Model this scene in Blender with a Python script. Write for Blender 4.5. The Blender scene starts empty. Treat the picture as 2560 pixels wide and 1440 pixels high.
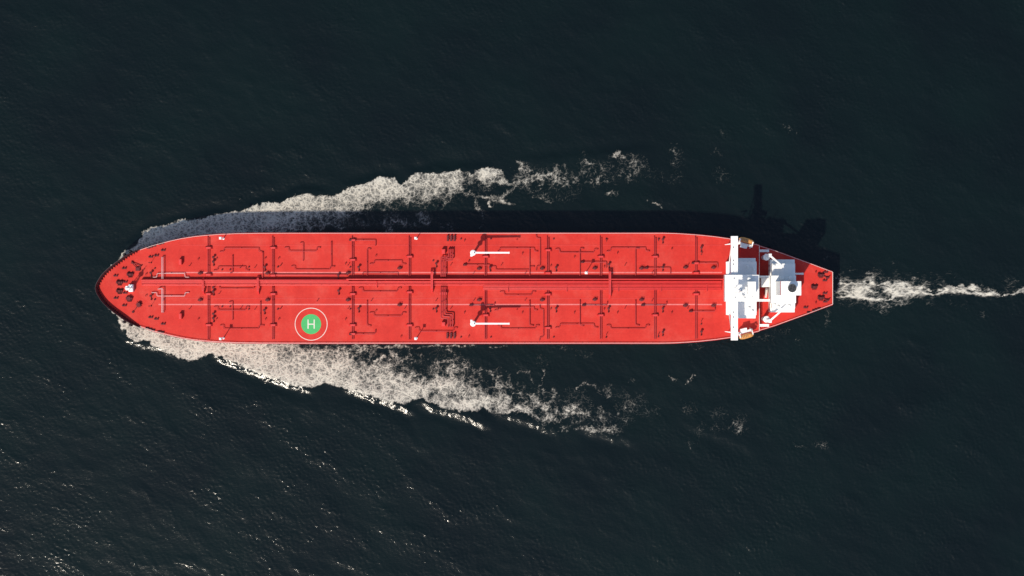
import bpy, math, random
import numpy as np
from mathutils import Vector, Quaternion

random.seed(7)
sc = bpy.context.scene
col = sc.collection
R = math.radians

# ------------------------------------------------------------------ scale
S = 0.18              # metres per photo pixel on the main deck
HC = 900.0            # camera height above the main deck
D = 17.6              # main deck above the water
CX, CY = 1280.0, 719.6
SUN_EL, SUN_DIR = 55.0, (-0.537, -0.844)

# ------------------------------------------------------------------ camera
cam_d = bpy.data.cameras.new('camera')
cam = bpy.data.objects.new('camera', cam_d)
col.objects.link(cam)
cam.location = (0, 0.07, D + HC)
cam.rotation_euler = (0, 0, 0)
cam_d.sensor_width = 36
cam_d.lens = 36 * HC / (2560 * S)
cam_d.clip_start = 1
cam_d.clip_end = 60000
sc.camera = cam

# ------------------------------------------------------------------ world, sun
w = bpy.data.worlds.new('World')
sc.world = w
w.use_nodes = True
nt = w.node_tree
sky = nt.nodes.new('ShaderNodeTexSky')
sky.sky_type = 'NISHITA'
sky.sun_disc = False
sky.sun_elevation = R(SUN_EL)
sky.sun_rotation = math.atan2(SUN_DIR[0], SUN_DIR[1])
bg = nt.nodes['Background']
bg.inputs['Strength'].default_value = 0.15
nt.links.new(sky.outputs[0], bg.inputs[0])

sd = bpy.data.lights.new('sun', 'SUN')
sd.energy = 4.3
sd.angle = R(1.1)
sd.color = (1.0, 0.90, 0.76)
so = bpy.data.objects.new('sun', sd)
col.objects.link(so)
ce = math.cos(R(SUN_EL))
so.rotation_euler = Vector((SUN_DIR[0] * ce, SUN_DIR[1] * ce, math.sin(R(SUN_EL)))).to_track_quat('Z', 'Y').to_euler()
so.location = (0, 0, 500)

sc.view_settings.view_transform = 'Standard'
sc.view_settings.look = 'None'
sc.view_settings.exposure = 0.0
sc.view_settings.gamma = 1.0
sc.render.engine = 'CYCLES'
sc.cycles.max_bounces = 6
sc.cycles.use_denoising = True
sc.cycles.sample_clamp_direct = 0
sc.cycles.sample_clamp_indirect = 4


# ------------------------------------------------------------------ materials
def mat(name):
    m = bpy.data.materials.new(name)
    m.use_nodes = True
    return m, m.node_tree, m.node_tree.nodes['Principled BSDF']


def nd(t, kind, **kw):
    n = t.nodes.new('ShaderNode' + kind)
    for k, v in kw.items():
        if k in n.inputs.keys():
            n.inputs[k].default_value = v
        else:
            setattr(n, k, v)
    return n


def ramp(t, src, stops):
    r = t.nodes.new('ShaderNodeValToRGB')
    e = r.color_ramp.elements
    while len(e) < len(stops):
        e.new(0.5)
    for i, (p, c) in enumerate(stops):
        e[i].position = p
        e[i].color = c if len(c) == 4 else (*c, 1)
    t.links.new(src, r.inputs[0])
    return r.outputs[0]


def paint(name, c, rough=0.5, var=0.12, scale=0.25, rust=0.0):
    """Painted steel: a base colour with weathered patches of its own."""
    m, t, b = mat(name)
    p = nd(t, 'NewGeometry')
    n1 = nd(t, 'TexNoise', Scale=scale, Detail=6.0, Roughness=0.65)
    t.links.new(p.outputs['Position'], n1.inputs['Vector'])
    lo = tuple(x * (1 - var) for x in c)
    hi = tuple(min(1, x * (1 + var * 0.6) + var * 0.02) for x in c)
    out = ramp(t, n1.outputs[0], [(0.3, lo), (0.55, c), (0.75, hi)])
    if rust:
        n2 = nd(t, 'TexNoise', Scale=1.1, Detail=8.0, Roughness=0.7)
        t.links.new(p.outputs['Position'], n2.inputs['Vector'])
        f = ramp(t, n2.outputs[0], [(0.62, (0, 0, 0)), (0.78, (rust, rust, rust))])
        mx = nd(t, 'MixRGB')
        mx.inputs[2].default_value = (0.25, 0.05, 0.025, 1)
        t.links.new(f, mx.inputs[0])
        t.links.new(out, mx.inputs[1])
        out = mx.outputs[0]
    t.links.new(out, b.inputs['Base Color'])
    b.inputs['Roughness'].default_value = rough
    return m


def deck_paint():
    m, t, b = mat('red_deck_paint')
    p = nd(t, 'NewGeometry')
    n1 = nd(t, 'TexNoise', Scale=0.10, Detail=7.0, Roughness=0.66)
    n2 = nd(t, 'TexNoise', Scale=0.9, Detail=6.0, Roughness=0.7)
    mp = nd(t, 'Mapping')
    mp.inputs['Scale'].default_value = (0.35, 0.02, 1)
    n3 = nd(t, 'TexNoise', Scale=1.0, Detail=4.0, Roughness=0.6)
    br = nd(t, 'TexBrick', Scale=1.0)
    br.inputs['Brick Width'].default_value = 12.0
    br.inputs['Row Height'].default_value = 3.4
    br.inputs['Mortar Size'].default_value = 0.035
    br.inputs['Mortar Smooth'].default_value = 0.4
    br.inputs['Color1'].default_value = (1, 1, 1, 1)
    br.inputs['Color2'].default_value = (0.965, 0.965, 0.965, 1)
    br.inputs['Mortar'].default_value = (0.86, 0.86, 0.86, 1)
    for n in (n1, n2, br):
        t.links.new(p.outputs['Position'], n.inputs['Vector'])
    t.links.new(p.outputs['Position'], mp.inputs['Vector'])
    t.links.new(mp.outputs[0], n3.inputs['Vector'])
    a = ramp(t, n1.outputs[0], [(0.3, (0.53, 0.017, 0.010)), (0.5, (0.585, 0.025, 0.015)), (0.70, (0.61, 0.052, 0.036))])
    f2 = ramp(t, n2.outputs[0], [(0.3, (0.90, 0.84, 0.84)), (0.7, (1.03, 1.10, 1.08))])
    f3 = ramp(t, n3.outputs[0], [(0.35, (0.95, 0.93, 0.93)), (0.65, (1.02, 1.05, 1.05))])
    cur = a
    for f in (f2, f3, br.outputs[0]):
        mx = nd(t, 'MixRGB', blend_type='MULTIPLY')
        mx.inputs[0].default_value = 1.0
        t.links.new(cur, mx.inputs[1])
        t.links.new(f, mx.inputs[2])
        cur = mx.outputs[0]
    t.links.new(cur, b.inputs['Base Color'])
    b.inputs['Roughness'].default_value = 0.6
    b.inputs['Specular IOR Level'].default_value = 0.3
    return m


M = {
    'deck': deck_paint(),
    'red': paint('red_steel_paint', (0.62, 0.032, 0.03), 0.5, 0.12, 0.5, 0.25),
    'hull': paint('red_hull_paint', (0.42, 0.02, 0.022), 0.45, 0.2, 0.15, 0.3),
    'shade_maroon': paint('shade_darkened_machinery_paint', (0.115, 0.009, 0.012), 0.75, 0.25, 0.6),  # maroon windlass tone; on the red fittings it paints in their shade
    'pipered': paint('dark_red_pipe_paint', (0.40, 0.022, 0.022), 0.6, 0.15, 0.5, 0.2),
    'black': paint('black_bulwark_paint', (0.020, 0.012, 0.016), 0.55, 0.3, 0.5, 0.2),
    'white': paint('white_superstructure_paint', (0.84, 0.83, 0.80), 0.4, 0.05, 0.5),
    'rail': paint('white_rail_paint', (0.70, 0.58, 0.53), 0.45, 0.06, 0.5),
    'grey': paint('pale_grey_pipe_paint', (0.55, 0.36, 0.36), 0.5, 0.1, 0.5),
    'line': paint('worn_pink_walkway_paint', (0.68, 0.16, 0.15), 0.6, 0.25, 0.8),
    'green': paint('green_helipad_paint', (0.05, 0.40, 0.11), 0.6, 0.1, 0.5),
    'mark': paint('white_marking_paint', (0.70, 0.62, 0.55), 0.6, 0.15, 0.8),
    'orange': paint('orange_lifeboat_shell', (0.60, 0.27, 0.075), 0.3, 0.1, 0.8),
    'dark': paint('dark_steel', (0.035, 0.038, 0.045), 0.5, 0.2, 1.0),
    'glass': paint('dark_window_glass', (0.02, 0.03, 0.045), 0.12, 0.1, 1.0),
    'seam': paint('red_seam_paint', (0.60, 0.04, 0.036), 0.6, 0.08, 0.4),
}


# ------------------------------------------------------------------ mesh helpers
def P(px, py, h=0.0):
    """World point of a photo pixel for something standing h metres above the main deck."""
    k = (HC - h) / HC
    return Vector(((px - CX) * S * k, (CY - py) * S * k, D + h))


class MB:
    def __init__(self):
        self.v, self.f = [], []

    def add(self, vs, fs):
        o = len(self.v)
        self.v += [tuple(v) for v in vs]
        self.f += [tuple(i + o for i in f) for f in fs]
        return self

    def box(self, x0, x1, y0, y1, z0, z1, c=0.0):
        """Axis box; c chamfers the top edges."""
        if x1 < x0: x0, x1 = x1, x0
        if y1 < y0: y0, y1 = y1, y0
        if c:
            vs = [(x0, y0, z0), (x1, y0, z0), (x1, y1, z0), (x0, y1, z0),
                  (x0, y0, z1 - c), (x1, y0, z1 - c), (x1, y1, z1 - c), (x0, y1, z1 - c),
                  (x0 + c, y0 + c, z1), (x1 - c, y0 + c, z1), (x1 - c, y1 - c, z1), (x0 + c, y1 - c, z1)]
            fs = [(3, 2, 1, 0), (8, 9, 10, 11)]
            for a, b in ((0, 4), (4, 8)):
                for i in range(4):
                    j = (i + 1) % 4
                    fs.append((a + i, a + j, b + j, b + i))
            return self.add(vs, fs)
        vs = [(x0, y0, z0), (x1, y0, z0), (x1, y1, z0), (x0, y1, z0), (x0, y0, z1), (x1, y0, z1), (x1, y1, z1), (x0, y1, z1)]
        return self.add(vs, [(3, 2, 1, 0), (4, 5, 6, 7), (0, 1, 5, 4), (1, 2, 6, 5), (2, 3, 7, 6), (3, 0, 4, 7)])

    def lathe(self, c, prof, n=16):
        """prof: (radius, z) from bottom to top about the vertical through c."""
        o = []
        for r, z in prof:
            for i in range(n):
                a = 2 * math.pi * i / n
                o.append((c[0] + r * math.cos(a), c[1] + r * math.sin(a), z))
        fs = []
        for k in range(len(prof) - 1):
            for i in range(n):
                j = (i + 1) % n
                fs.append((k * n + i, k * n + j, (k + 1) * n + j, (k + 1) * n + i))
        fs.append(tuple(reversed(range(n))))
        fs.append(tuple(range((len(prof) - 1) * n, len(prof) * n)))
        return self.add(o, fs)

    def tube(self, pts, r, n=8, r1=None):
        pts = [Vector(p) for p in pts]
        q = [pts[0]]
        for p in pts[1:]:
            if (p - q[-1]).length > 1e-4:
                q.append(p)
        pts = q
        N = len(pts)
        if N < 2:
            return self
        d = []
        for i in range(N):
            a = pts[i] - pts[i - 1] if i else pts[1] - pts[0]
            b = pts[i + 1] - pts[i] if i < N - 1 else a
            d.append((a.normalized() + b.normalized()).normalized() if (a.normalized() + b.normalized()).length > 1e-3 else b.normalized())
        up = Vector((0, 0, 1)) if abs(d[0].z) < 0.9 else Vector((1, 0, 0))
        u = d[0].cross(up).normalized()
        o = []
        for i in range(N):
            if i:
                u = d[i - 1].rotation_difference(d[i]) @ u
            v = d[i].cross(u).normalized()
            rr = r if r1 is None else r + (r1 - r) * i / (N - 1)
            # mitre
            if 0 < i < N - 1:
                c = max(0.5, (pts[i] - pts[i - 1]).normalized().dot(d[i]))
                rr = rr / c ** 0.5
            for k in range(n):
                a = 2 * math.pi * k / n
                o.append(pts[i] + (u * math.cos(a) + v * math.sin(a)) * rr)
        fs = []
        for i in range(N - 1):
            for k in range(n):
                j = (k + 1) % n
                fs.append((i * n + k, (i + 1) * n + k, (i + 1) * n + j, i * n + j))
        fs.append(tuple(range(n)))
        fs.append(tuple(reversed(range((N - 1) * n, N * n))))
        return self.add(o, fs)

    def beam(self, a, b, w, h, w1=None, h1=None):
        """Rectangular bar from a to b."""
        a, b = Vector(a), Vector(b)
        d = (b - a).normalized()
        s = d.cross(Vector((0, 0, 1)))
        s = s.normalized() if s.length > 1e-3 else Vector((1, 0, 0))
        u = s.cross(d).normalized()
        w1 = w if w1 is None else w1
        h1 = h if h1 is None else h1
        vs = []
        for p, ww, hh in ((a, w, h), (b, w1, h1)):
            for i, j in ((-1, -1), (1, -1), (1, 1), (-1, 1)):
                vs.append(p + s * ww / 2 * i + u * hh / 2 * j)
        return self.add(vs, [(0, 1, 2, 3), (7, 6, 5, 4), (0, 4, 5, 1), (1, 5, 6, 2), (2, 6, 7, 3), (3, 7, 4, 0)])

    def prism(self, poly, z0, z1):
        n = len(poly)
        vs = [(x, y, z0) for x, y in poly] + [(x, y, z1) for x, y in poly]
        fs = [tuple(reversed(range(n))), tuple(range(n, 2 * n))]
        for i in range(n):
            j = (i + 1) % n
            fs.append((i, j, n + j, n + i))
        return self.add(vs, fs)

    def build(self, name, m, parent=None, smooth=False):
        me = bpy.data.meshes.new(name)
        me.from_pydata(self.v, [], self.f)
        me.materials.append(m)
        me.update()
        import bmesh
        bm = bmesh.new()
        bm.from_mesh(me)
        bmesh.ops.recalc_face_normals(bm, faces=bm.faces)
        bm.to_mesh(me)
        bm.free()
        if smooth:
            me.polygons.foreach_set('use_smooth', [True] * len(me.polygons))
            try:
                me.set_sharp_from_angle(angle=R(40))
            except Exception:
                pass
        o = bpy.data.objects.new(name, me)
        col.objects.link(o)
        if parent is not None:
            o.parent = parent
        return o


def tag(o, label=None, cat=None, group=None, kind=None):
    if label: o['label'] = label
    if cat: o['category'] = cat
    if group: o['group'] = group
    if kind: o['kind'] = kind
    return o


def copy_tree(o, parent, off):
    c = o.copy()
    col.objects.link(c)
    c.parent = parent
    if off is not None:
        c.location = o.location + off
    for ch in list(o.children):
        copy_tree(ch, c, None)
    return c


# ------------------------------------------------------------------ the sea
DEPTHK = (HC + D) / HC          # photo pixel -> metres at the water
SP = S * DEPTHK
rng = np.random.default_rng(11)


def wpx(X, Y):
    return CX + X / SP, CY - Y / SP


DX = 0.46
NXH, NYH = 575, 330
ax = np.arange(-NXH, NXH + 1) * DX
ay = np.arange(-NYH, NYH + 1) * DX


def grow(a):
    out, step, x = [], DX, a[-1]
    while x < 24000:
        step *= 1.28
        x += step
        out.append(x)
    e = np.array(out)
    return np.concatenate([-e[::-1], a, e]), len(out)


gx, ex = grow(ax)
gy, ey = grow(ay)
X, Y = np.meshgrid(gx, gy)          # rows are y

# wind sea from a directional spectrum on a periodic tile
TN = (1024, 2048)
TL = (TN[0] * DX, TN[1] * DX)
ky = np.fft.fftfreq(TN[0], DX) * 2 * np.pi
kx = np.fft.rfftfreq(TN[1], DX) * 2 * np.pi
KX, KY = np.meshgrid(kx, ky)
K = np.hypot(KX, KY) + 1e-9


def field(lp, ang, spread, kmax, expo=4.0, seed=1):
    g = np.random.default_rng(seed)
    kp = 2 * np.pi / lp
    c = np.abs((KX * math.cos(ang) + KY * math.sin(ang)) / K)
    spec = np.exp(-1.25 * (kp / K) ** 4) * K ** (-expo) * (c ** spread * 0.92 + 0.08) * np.exp(-(K / kmax) ** 2)
    amp = np.sqrt(spec) * (g.normal(size=K.shape) + 1j * g.normal(size=K.shape))
    amp[0, 0] = 0
    h = np.fft.irfft2(amp, s=TN)
    sx = np.gradient(h, DX, axis=1)
    return h / sx.std()


def noise2(lp, seed, sharp=2.0):
    g = np.random.default_rng(seed)
    spec = 1 / (1 + (K * lp / (2 * np.pi)) ** 2) ** sharp
    amp = np.sqrt(spec) * (g.normal(size=K.shape) + 1j * g.normal(size=K.shape))
    amp[0, 0] = 0
    h = np.fft.irfft2(amp, s=TN)
    return h / h.std()


ang = R(52)
h1 = field(11.0, ang, 4, 5.5, 4.0, 3) * 0.0155
h2 = field(26.0, R(75), 3, 1.2, 4.5, 4) * 0.011
h3 = field(2.6, R(46), 1.2, 7.5, 3.0, 5) * 0.041
gust = np.clip(0.85 + 0.28 * noise2(60, 8), 0.35, 1.6)
hs = h1 + h2 + h3 * gust
hs = hs + 0.10 * hs ** 2 / max(hs.std(), 1e-3)


def sample(tile, Xq, Yq):
    ix = np.round(Xq / DX).astype(int) % TN[1]
    iy = np.round(Yq / DX).astype(int) % TN[0]
    return tile[iy, ix]


H = sample(hs, X, Y)
far = np.maximum(np.abs(X) - ax[-1], np.abs(Y) - ay[-1])
H = H * np.clip(1 - far / 60.0, 0, 1)
PX, PY = wpx(X, Y)
ins = (far <= 0.01)


def seg_dist(px, py, pts):
    """distance to a polyline (photo pixels) and the parameter along it."""
    best = np.full(px.shape, 1e9)
    sgn = np.zeros(px.shape)
    par = np.zeros(px.shape)
    n = len(pts) - 1
    for i in range(n):
        x0, y0 = pts[i][:2]
        x1, y1 = pts[i + 1][:2]
        dx, dy = x1 - x0, y1 - y0
        L2 = dx * dx + dy * dy
        t = np.clip(((px - x0) * dx + (py - y0) * dy) / L2, 0, 1)
        ddx, ddy = px - (x0 + t * dx), py - (y0 + t * dy)
        d = np.hypot(ddx, ddy)
        m = d < best
        best = np.where(m, d, best)
        sgn = np.where(m, np.sign(dx * ddy - dy * ddx), sgn)
        par = np.where(m, (i + t) / n, par)
    return best, sgn, par


sub = (slice(ey, -ey), slice(ex, -ex))
px, py = PX[sub], PY[sub]
Hn = H[sub].copy()

# crests thrown off by the bow, outer face steep, running aft in echelon
crests = [
    ([(286, 797), (330, 852), (400, 866), (470, 899)], 0.8, 9),
    ([(528, 882), (610, 914), (700, 950), (790, 977)], 1.7, 10),
    ([(850, 963), (930, 989), (1000, 1013), (1045, 1031)], 1.5, 10),
    ([(1030, 1000), (1120, 1028), (1180, 1046), (1235, 1070)], 1.3, 10),
    ([(1240, 1030), (1330, 1056), (1400, 1080)], 1.1, 10),
    ([(1440, 1070), (1520, 1085), (1600, 1110)], 0.8, 10),
    ([(1690, 1050), (1800, 1090), (1900, 1130)], 0.5, 10),
    ([(300, 640), (350, 590), (480, 548), (600, 528)], 1.2, 9),
    ([(600, 524), (700, 500), (760, 480), (830, 486)], 1.3, 10),
    ([(860, 470), (940, 448), (1000, 446)], 1.3, 10),
    ([(1010, 440), (1100, 424), (1240, 418)], 1.1, 10),
    ([(1290, 404), (1480, 388), (1640, 372)], 0.7, 10),
]
wob = sample(noise2(9, 21), X[sub], Y[sub])
for pts, a, wd in crests:
    lower = pts[0][1] > 720
    d, s, t = seg_dist(px + 2.5 * wob, py + 2.5 * np.roll(wob, 57, 1), pts)
    outer = (s > 0) if lower else (s < 0)
    fade = np.clip(np.minimum(t, 1 - t) * 6 + 0.02, 0, 1)
    wv = np.where(outer, wd, wd * 2.4)
    calm = np.clip(1 - 0.8 * np.exp(-(d / 20) ** 2), 0, 1)
    Hn = Hn * calm
    Hn += a * 0.335 * fade * np.exp(-(d / wv) ** 2) * (1 + 0.12 * wob)
    d2, s2, _ = seg_dist(px, py + (-20 if lower else 20), pts)
    Hn -= a * 0.22 * fade * np.exp(-(d2 / 16) ** 2)
# turbulence behind the stern
d, s, t = seg_dist(px, py, [(2085, 720), (2300, 722), (2560, 730)])
Hn += 0.10 * np.exp(-(d / 30) ** 2) * sample(noise2(4, 31), X[sub], Y[sub]) * (px > 2090)
H[sub] = Hn

# ------------------------------------------------------------------ foam density
n_a = sample(noise2(7, 41, 1.6), X[sub], Y[sub])
n_b = sample(noise2(14, 42, 1.8), X[sub], Y[sub])
n_c = sample(noise2(3.0, 43, 1.5), X[sub], Y[sub])
n_d = sample(noise2(28, 44, 2.0), X[sub], Y[sub])
n_e = sample(noise2(1.2, 45, 1.2), X[sub], Y[sub])


def sm(a, b, v):
    t = np.clip((v - a) / (b - a), 0, 1)
    return t * t * (3 - 2 * t)


def curve(pts, x):
    return np.interp(x, [p[0] for p in pts], [p[1] for p in pts])


def band(outer, inner, side, gl):
    """side -1: the foam lies below (larger y than) outer; returns density."""
    qx = px + 2.6 * n_a
    qy = py + 2.0 * n_b + 1.2 * n_c
    yo = curve(outer, qx)
    yi = curve(inner, qx + 10 * n_b)
    din = (qy - yo) * side          # px inside the outer edge
    wdt = np.maximum((yi - yo) * side, 4)
    t = din / wdt
    edge = sm(-1.0, 5.0, din)
    inn = 1 - sm(0.75, 1.25, t + 0.16 * n_d + 0.12 * n_b)
    g = curve(gl[0], px)             # density near the outer edge
    gi = curve(gl[1], px)            # density toward the hull
    dens = g + (gi - g) * np.clip(t, 0, 1)
    xr = sm(outer[0][0] - 4, outer[0][0] + 6, px) * (1 - sm(outer[-1][0] - 20, outer[-1][0] + 4, px))
    d = xr * edge * inn * (dens + 0.26 * n_b * (1.12 - dens) + 0.12 * n_a * (1.2 - dens) + 0.14 * n_d * (1.05 - dens))
    return d


up_outer = [(262, 690), (283, 655), (300, 640), (312, 622), (335, 613), (352, 592), (358, 573), (385, 567), (430, 555), (470, 546),
            (510, 542), (560, 530), (600, 525), (618, 516), (640, 508), (672, 502), (710, 504), (722, 498), (742, 484), (770, 480),
            (800, 487), (838, 485), (870, 468), (920, 455), (955, 441), (985, 439), (998, 450), (1003, 464), (1018, 442), (1040, 429), (1100, 428),
            (1150, 422), (1165, 424), (1176, 431), (1190, 422), (1230, 418), (1252, 424), (1262, 442), (1275, 455), (1300, 450), (1330, 445),
            (1380, 436), (1420, 440)]
up_inner = [(262, 720), (640, 640), (720, 600), (800, 582), (860, 560), (905, 535), (960, 548), (1000, 522), (1080, 528), (1130, 510),
            (1160, 490), (1200, 480), (1260, 478), (1290, 470), (1420, 452)]
up_g = ([(250, .90), (600, .92), (800, .90), (950, .86), (1100, .76), (1230, .66), (1270, .42), (1340, .30), (1420, .1)],
        [(250, .72), (480, .66), (600, .58), (700, .46), (850, .40), (1000, .36), (1100, .30), (1200, .26), (1300, .2), (1420, .05)])
lo_outer = [(268, 772), (280, 786), (300, 800), (306, 818), (316, 838), (335, 855), (355, 852), (372, 855), (400, 872), (440, 895), (470, 902),
            (500, 899), (528, 886), (560, 897), (620, 922), (680, 947), (740, 968), (765, 973), (795, 967), (812, 964), (850, 966), (900, 983),
            (950, 999), (990, 1009), (1015, 1008), (1030, 998), (1060, 1002), (1110, 1023), (1150, 1030), (1190, 1030), (1205, 1018), (1235, 1032), (1270, 1036),
            (1295, 1030), (1340, 1045), (1390, 1058), (1412, 1048), (1430, 1030), (1460, 1020)]
lo_inner = [(268, 740), (640, 820), (760, 835), (860, 866), (900, 886), (960, 882), (1010, 900), (1050, 935), (1090, 905), (1120, 892), (1150, 905),
            (1190, 935), (1240, 950), (1290, 972), (1340, 998), (1400, 1010), (1460, 1015)]
lo_g = ([(250, .92), (600, .95), (900, .92), (1050, .84), (1180, .76), (1300, .70), (1400, .60), (1440, .2), (1460, 0)],
        [(250, .80), (620, .80), (720, .62), (850, .50), (950, .44), (1100, .36), (1220, .32), (1320, .30), (1400, .22), (1460, 0)])
dU = band(up_outer, up_inner, 1, up_g)
dL = band(lo_outer, lo_inner, -1, lo_g)


def blobs(lst):
    out = np.zeros(px.shape)
    qx, qy = px + 5 * n_a + 3 * n_c, py + 4 * n_b + 3 * n_c
    for x, y, rx, ry, a in lst:
        e = ((qx - x) / rx) ** 2 + ((qy - y) / ry) ** 2
        out = np.maximum(out, a * np.exp(-e * 1.1) * (1 + 0.2 * n_a))
    return out


def wisps(lst, k=1.0):
    out = np.zeros(px.shape)
    for pts, wd, a in lst:
        d, s, t = seg_dist(px + 3 * n_a + 1.5 * n_c, py + 3 * n_b, pts)
        out = np.maximum(out, a * np.exp(-(d / (wd * (1 + 0.35 * n_b))) ** 2) * (1 + 0.15 * n_a))
    return out


dU = np.maximum(dU, blobs([
    (1303, 410, 16, 9, .58), (1315, 424, 20, 12, .58), (1300, 440, 26, 14, .34), (1465, 402, 18, 14, .52), (1470, 425, 22, 16, .34), (1420, 428, 18, 12, .33),
    (1548, 388, 20, 10, .56), (1580, 408, 36, 24, .36), (1530, 480, 16, 9, .5), (1360, 488, 18, 14, .38), (1370, 500, 10, 6, .5), (1575, 450, 16, 10, .32),
    (1520, 430, 60, 40, .17), (1695, 380, 14, 20, .26), (1690, 405, 14, 20, .24), (1640, 440, 30, 22, .17), (1690, 440, 20, 24, .18), (1420, 480, 60, 30, .15),
    (1966, 321, 14, 3, .3), (1985, 332, 14, 5, .24), (1806, 339, 6, 3, .3), (1790, 375, 12, 10, .18), (1810, 440, 50, 30, .13),
    (1030, 555, 26, 14, .36), (975, 545, 30, 24, .50), (1060, 540, 24, 14, .46), (1120, 566, 30, 8, .34), (900, 555, 26, 18, .40), (850, 565, 20, 14, .42), (800, 560, 30, 16, .36)]))
dU = np.maximum(dU, wisps([
    ([(1255, 460), (1290, 455), (1330, 447), (1370, 438), (1395, 432)], 5, .55), ([(1290, 460), (1275, 480), (1255, 500), (1235, 490)], 4, .46),
    ([(1250, 505), (1290, 508)], 4, .55), ([(1180, 480), (1190, 505), (1195, 522), (1205, 525)], 3.5, .48), ([(1205, 488), (1215, 492), (1224, 505), (1228, 514)], 3.5, .75),
    ([(1160, 480), (1185, 490), (1215, 488), (1245, 505)], 4, .5),
    ([(1613, 492), (1630, 503), (1645, 508), (1657, 517)], 2.2, .8), ([(970, 530), (972, 560), (975, 578)], 6, .62), ([(975, 550), (1000, 552), (1014, 565)], 4, .6),
    ([(1060, 535), (1050, 552), (1070, 560), (1080, 545)], 4, .55), ([(1205, 525), (1210, 545), (1200, 565), (1193, 575)], 2.5, .3),
    ([(1280, 445), (1300, 470), (1340, 480), (1400, 460)], 3, .3)]))
dL = np.maximum(dL, blobs([
    (1370, 1045, 34, 12, .62), (1270, 1020, 40, 14, .5), (1480, 1070, 34, 8, .55), (1530, 1072, 24, 10, .48), (1500, 1040, 26, 22, .38), (1515, 980, 20, 14, .4),
    (1440, 1000, 50, 30, .22), (1580, 1010, 50, 40, .21), (1620, 1030, 40, 18, .18), (1560, 1050, 30, 16, .24), (1579, 951, 5, 4, .6), (1850, 1070, 18, 14, .38),
    (1850, 1050, 20, 20, .22), (1740, 1116, 16, 4, .28), (2000, 1114, 18, 5, .28), (2050, 1112, 22, 6, .27), (2065, 1106, 8, 4, .34), (1720, 1020, 30, 20, .19),
    (1800, 1030, 30, 20, .17), (1790, 1070, 40, 14, .17), (1750, 1075, 14, 12, .24), (1100, 885, 26, 20, .22), (1140, 895, 16, 14, .36), (1350, 900, 30, 20, .15),
    (1400, 866, 20, 6, .42), (1460, 880, 40, 18, .14), (1590, 862, 14, 5, .3), (1750, 862, 60, 6, .18), (1900, 845, 60, 14, .15), (1960, 830, 30, 10, .16), (1996, 850, 5, 12, .32), (2070, 790, 10, 20, .3)]))
dL = np.maximum(dL, wisps([
    ([(1090, 905), (1115, 900), (1130, 908), (1160, 925)], 4, .5), ([(1180, 932), (1200, 924), (1225, 930), (1240, 955), (1250, 970)], 3.5, .5),
    ([(1240, 955), (1290, 980), (1330, 990)], 3.5, .5), ([(1300, 930), (1320, 928), (1330, 950), (1325, 970)], 3, .36), ([(1362, 924), (1355, 950), (1348, 965)], 3, .5),
    ([(1445, 975), (1455, 960), (1480, 962), (1510, 985)], 3.5, .42), ([(1677, 942), (1685, 955)], 3.5, .5), ([(1732, 943), (1714, 958)], 2.2, .62),
    ([(880, 866), (960, 866), (1060, 864), (1180, 862)], 4.5, .5), ([(915, 870), (925, 890), (922, 905)], 4, .5), ([(975, 868), (980, 890), (1000, 900)], 4, .5),
    ([(1022, 868), (1026, 905)], 3.5, .4), ([(1120, 866), (1135, 890), (1145, 900)], 4, .36), ([(1230, 868), (1265, 862)], 3, .4),
    ([(2062, 650), (2072, 642)], 2, .2)]))
dL = np.maximum(dL, wisps([([(940, 905), (953, 893), (965, 893)], 3, .8), ([(1040, 938), (1055, 930)], 3, .65)]))

tailU = blobs([(1330, 450, 60, 26, .30), (1420, 440, 60, 24, .28), (1500, 425, 60, 30, .26), (1580, 415, 50, 30, .24), (1150, 470, 60, 30, .34), (1060, 490, 60, 26, .34), (900, 540, 60, 26, .32), (760, 570, 60, 20, .40)])
tailL = blobs([(1130, 925, 70, 40, .34), (1230, 970, 80, 40, .34), (1330, 1005, 80, 40, .32), (1420, 1030, 80, 40, .28), (1520, 1045, 70, 34, .21), (1590, 1030, 50, 26, .13), (1000, 900, 60, 30, .36), (860, 880, 70, 24, .42)])
dU = np.maximum(dU, tailU + 0.10 * n_a * (tailU > .1))
dL = np.maximum(dL, tailL + 0.10 * n_a * (tailL > .1))

# wake of the propeller: two bright shear lines that close into one
wt = np.clip((px - 2088) / 472, 0, 1)
cyw = curve([(2088, 722), (2200, 724), (2300, 725), (2380, 723), (2440, 726), (2490, 731), (2520, 726), (2600, 726)], px)
hw = curve([(2088, 32), (2140, 30), (2190, 36), (2240, 30), (2300, 22), (2350, 13), (2420, 11), (2480, 11), (2560, 9), (2620, 8)], px)
dyw = (py + 3.0 * n_b + 2 * n_a - cyw) / hw
core = np.exp(-np.abs(dyw) ** 2.0)
dW = core * curve([(2080, .2), (2098, .62), (2200, .62), (2300, .58), (2380, .50), (2500, .46), (2620, .44)], px) * (1 + 0.22 * n_b + 0.1 * n_c)
dW = np.maximum(dW, wisps([
    ([(2086, 742), (2120, 738), (2160, 744), (2190, 748), (2240, 740), (2300, 734), (2340, 730), (2400, 727), (2460, 737), (2500, 733), (2560, 727), (2620, 726)], 5, 1.0),
    ([(2098, 706), (2140, 708), (2200, 706), (2250, 710), (2300, 718), (2340, 722), (2400, 716), (2440, 722)], 5, .85),
    ([(2095, 725), (2150, 724), (2220, 726), (2300, 728)], 5, .72)]))
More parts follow.
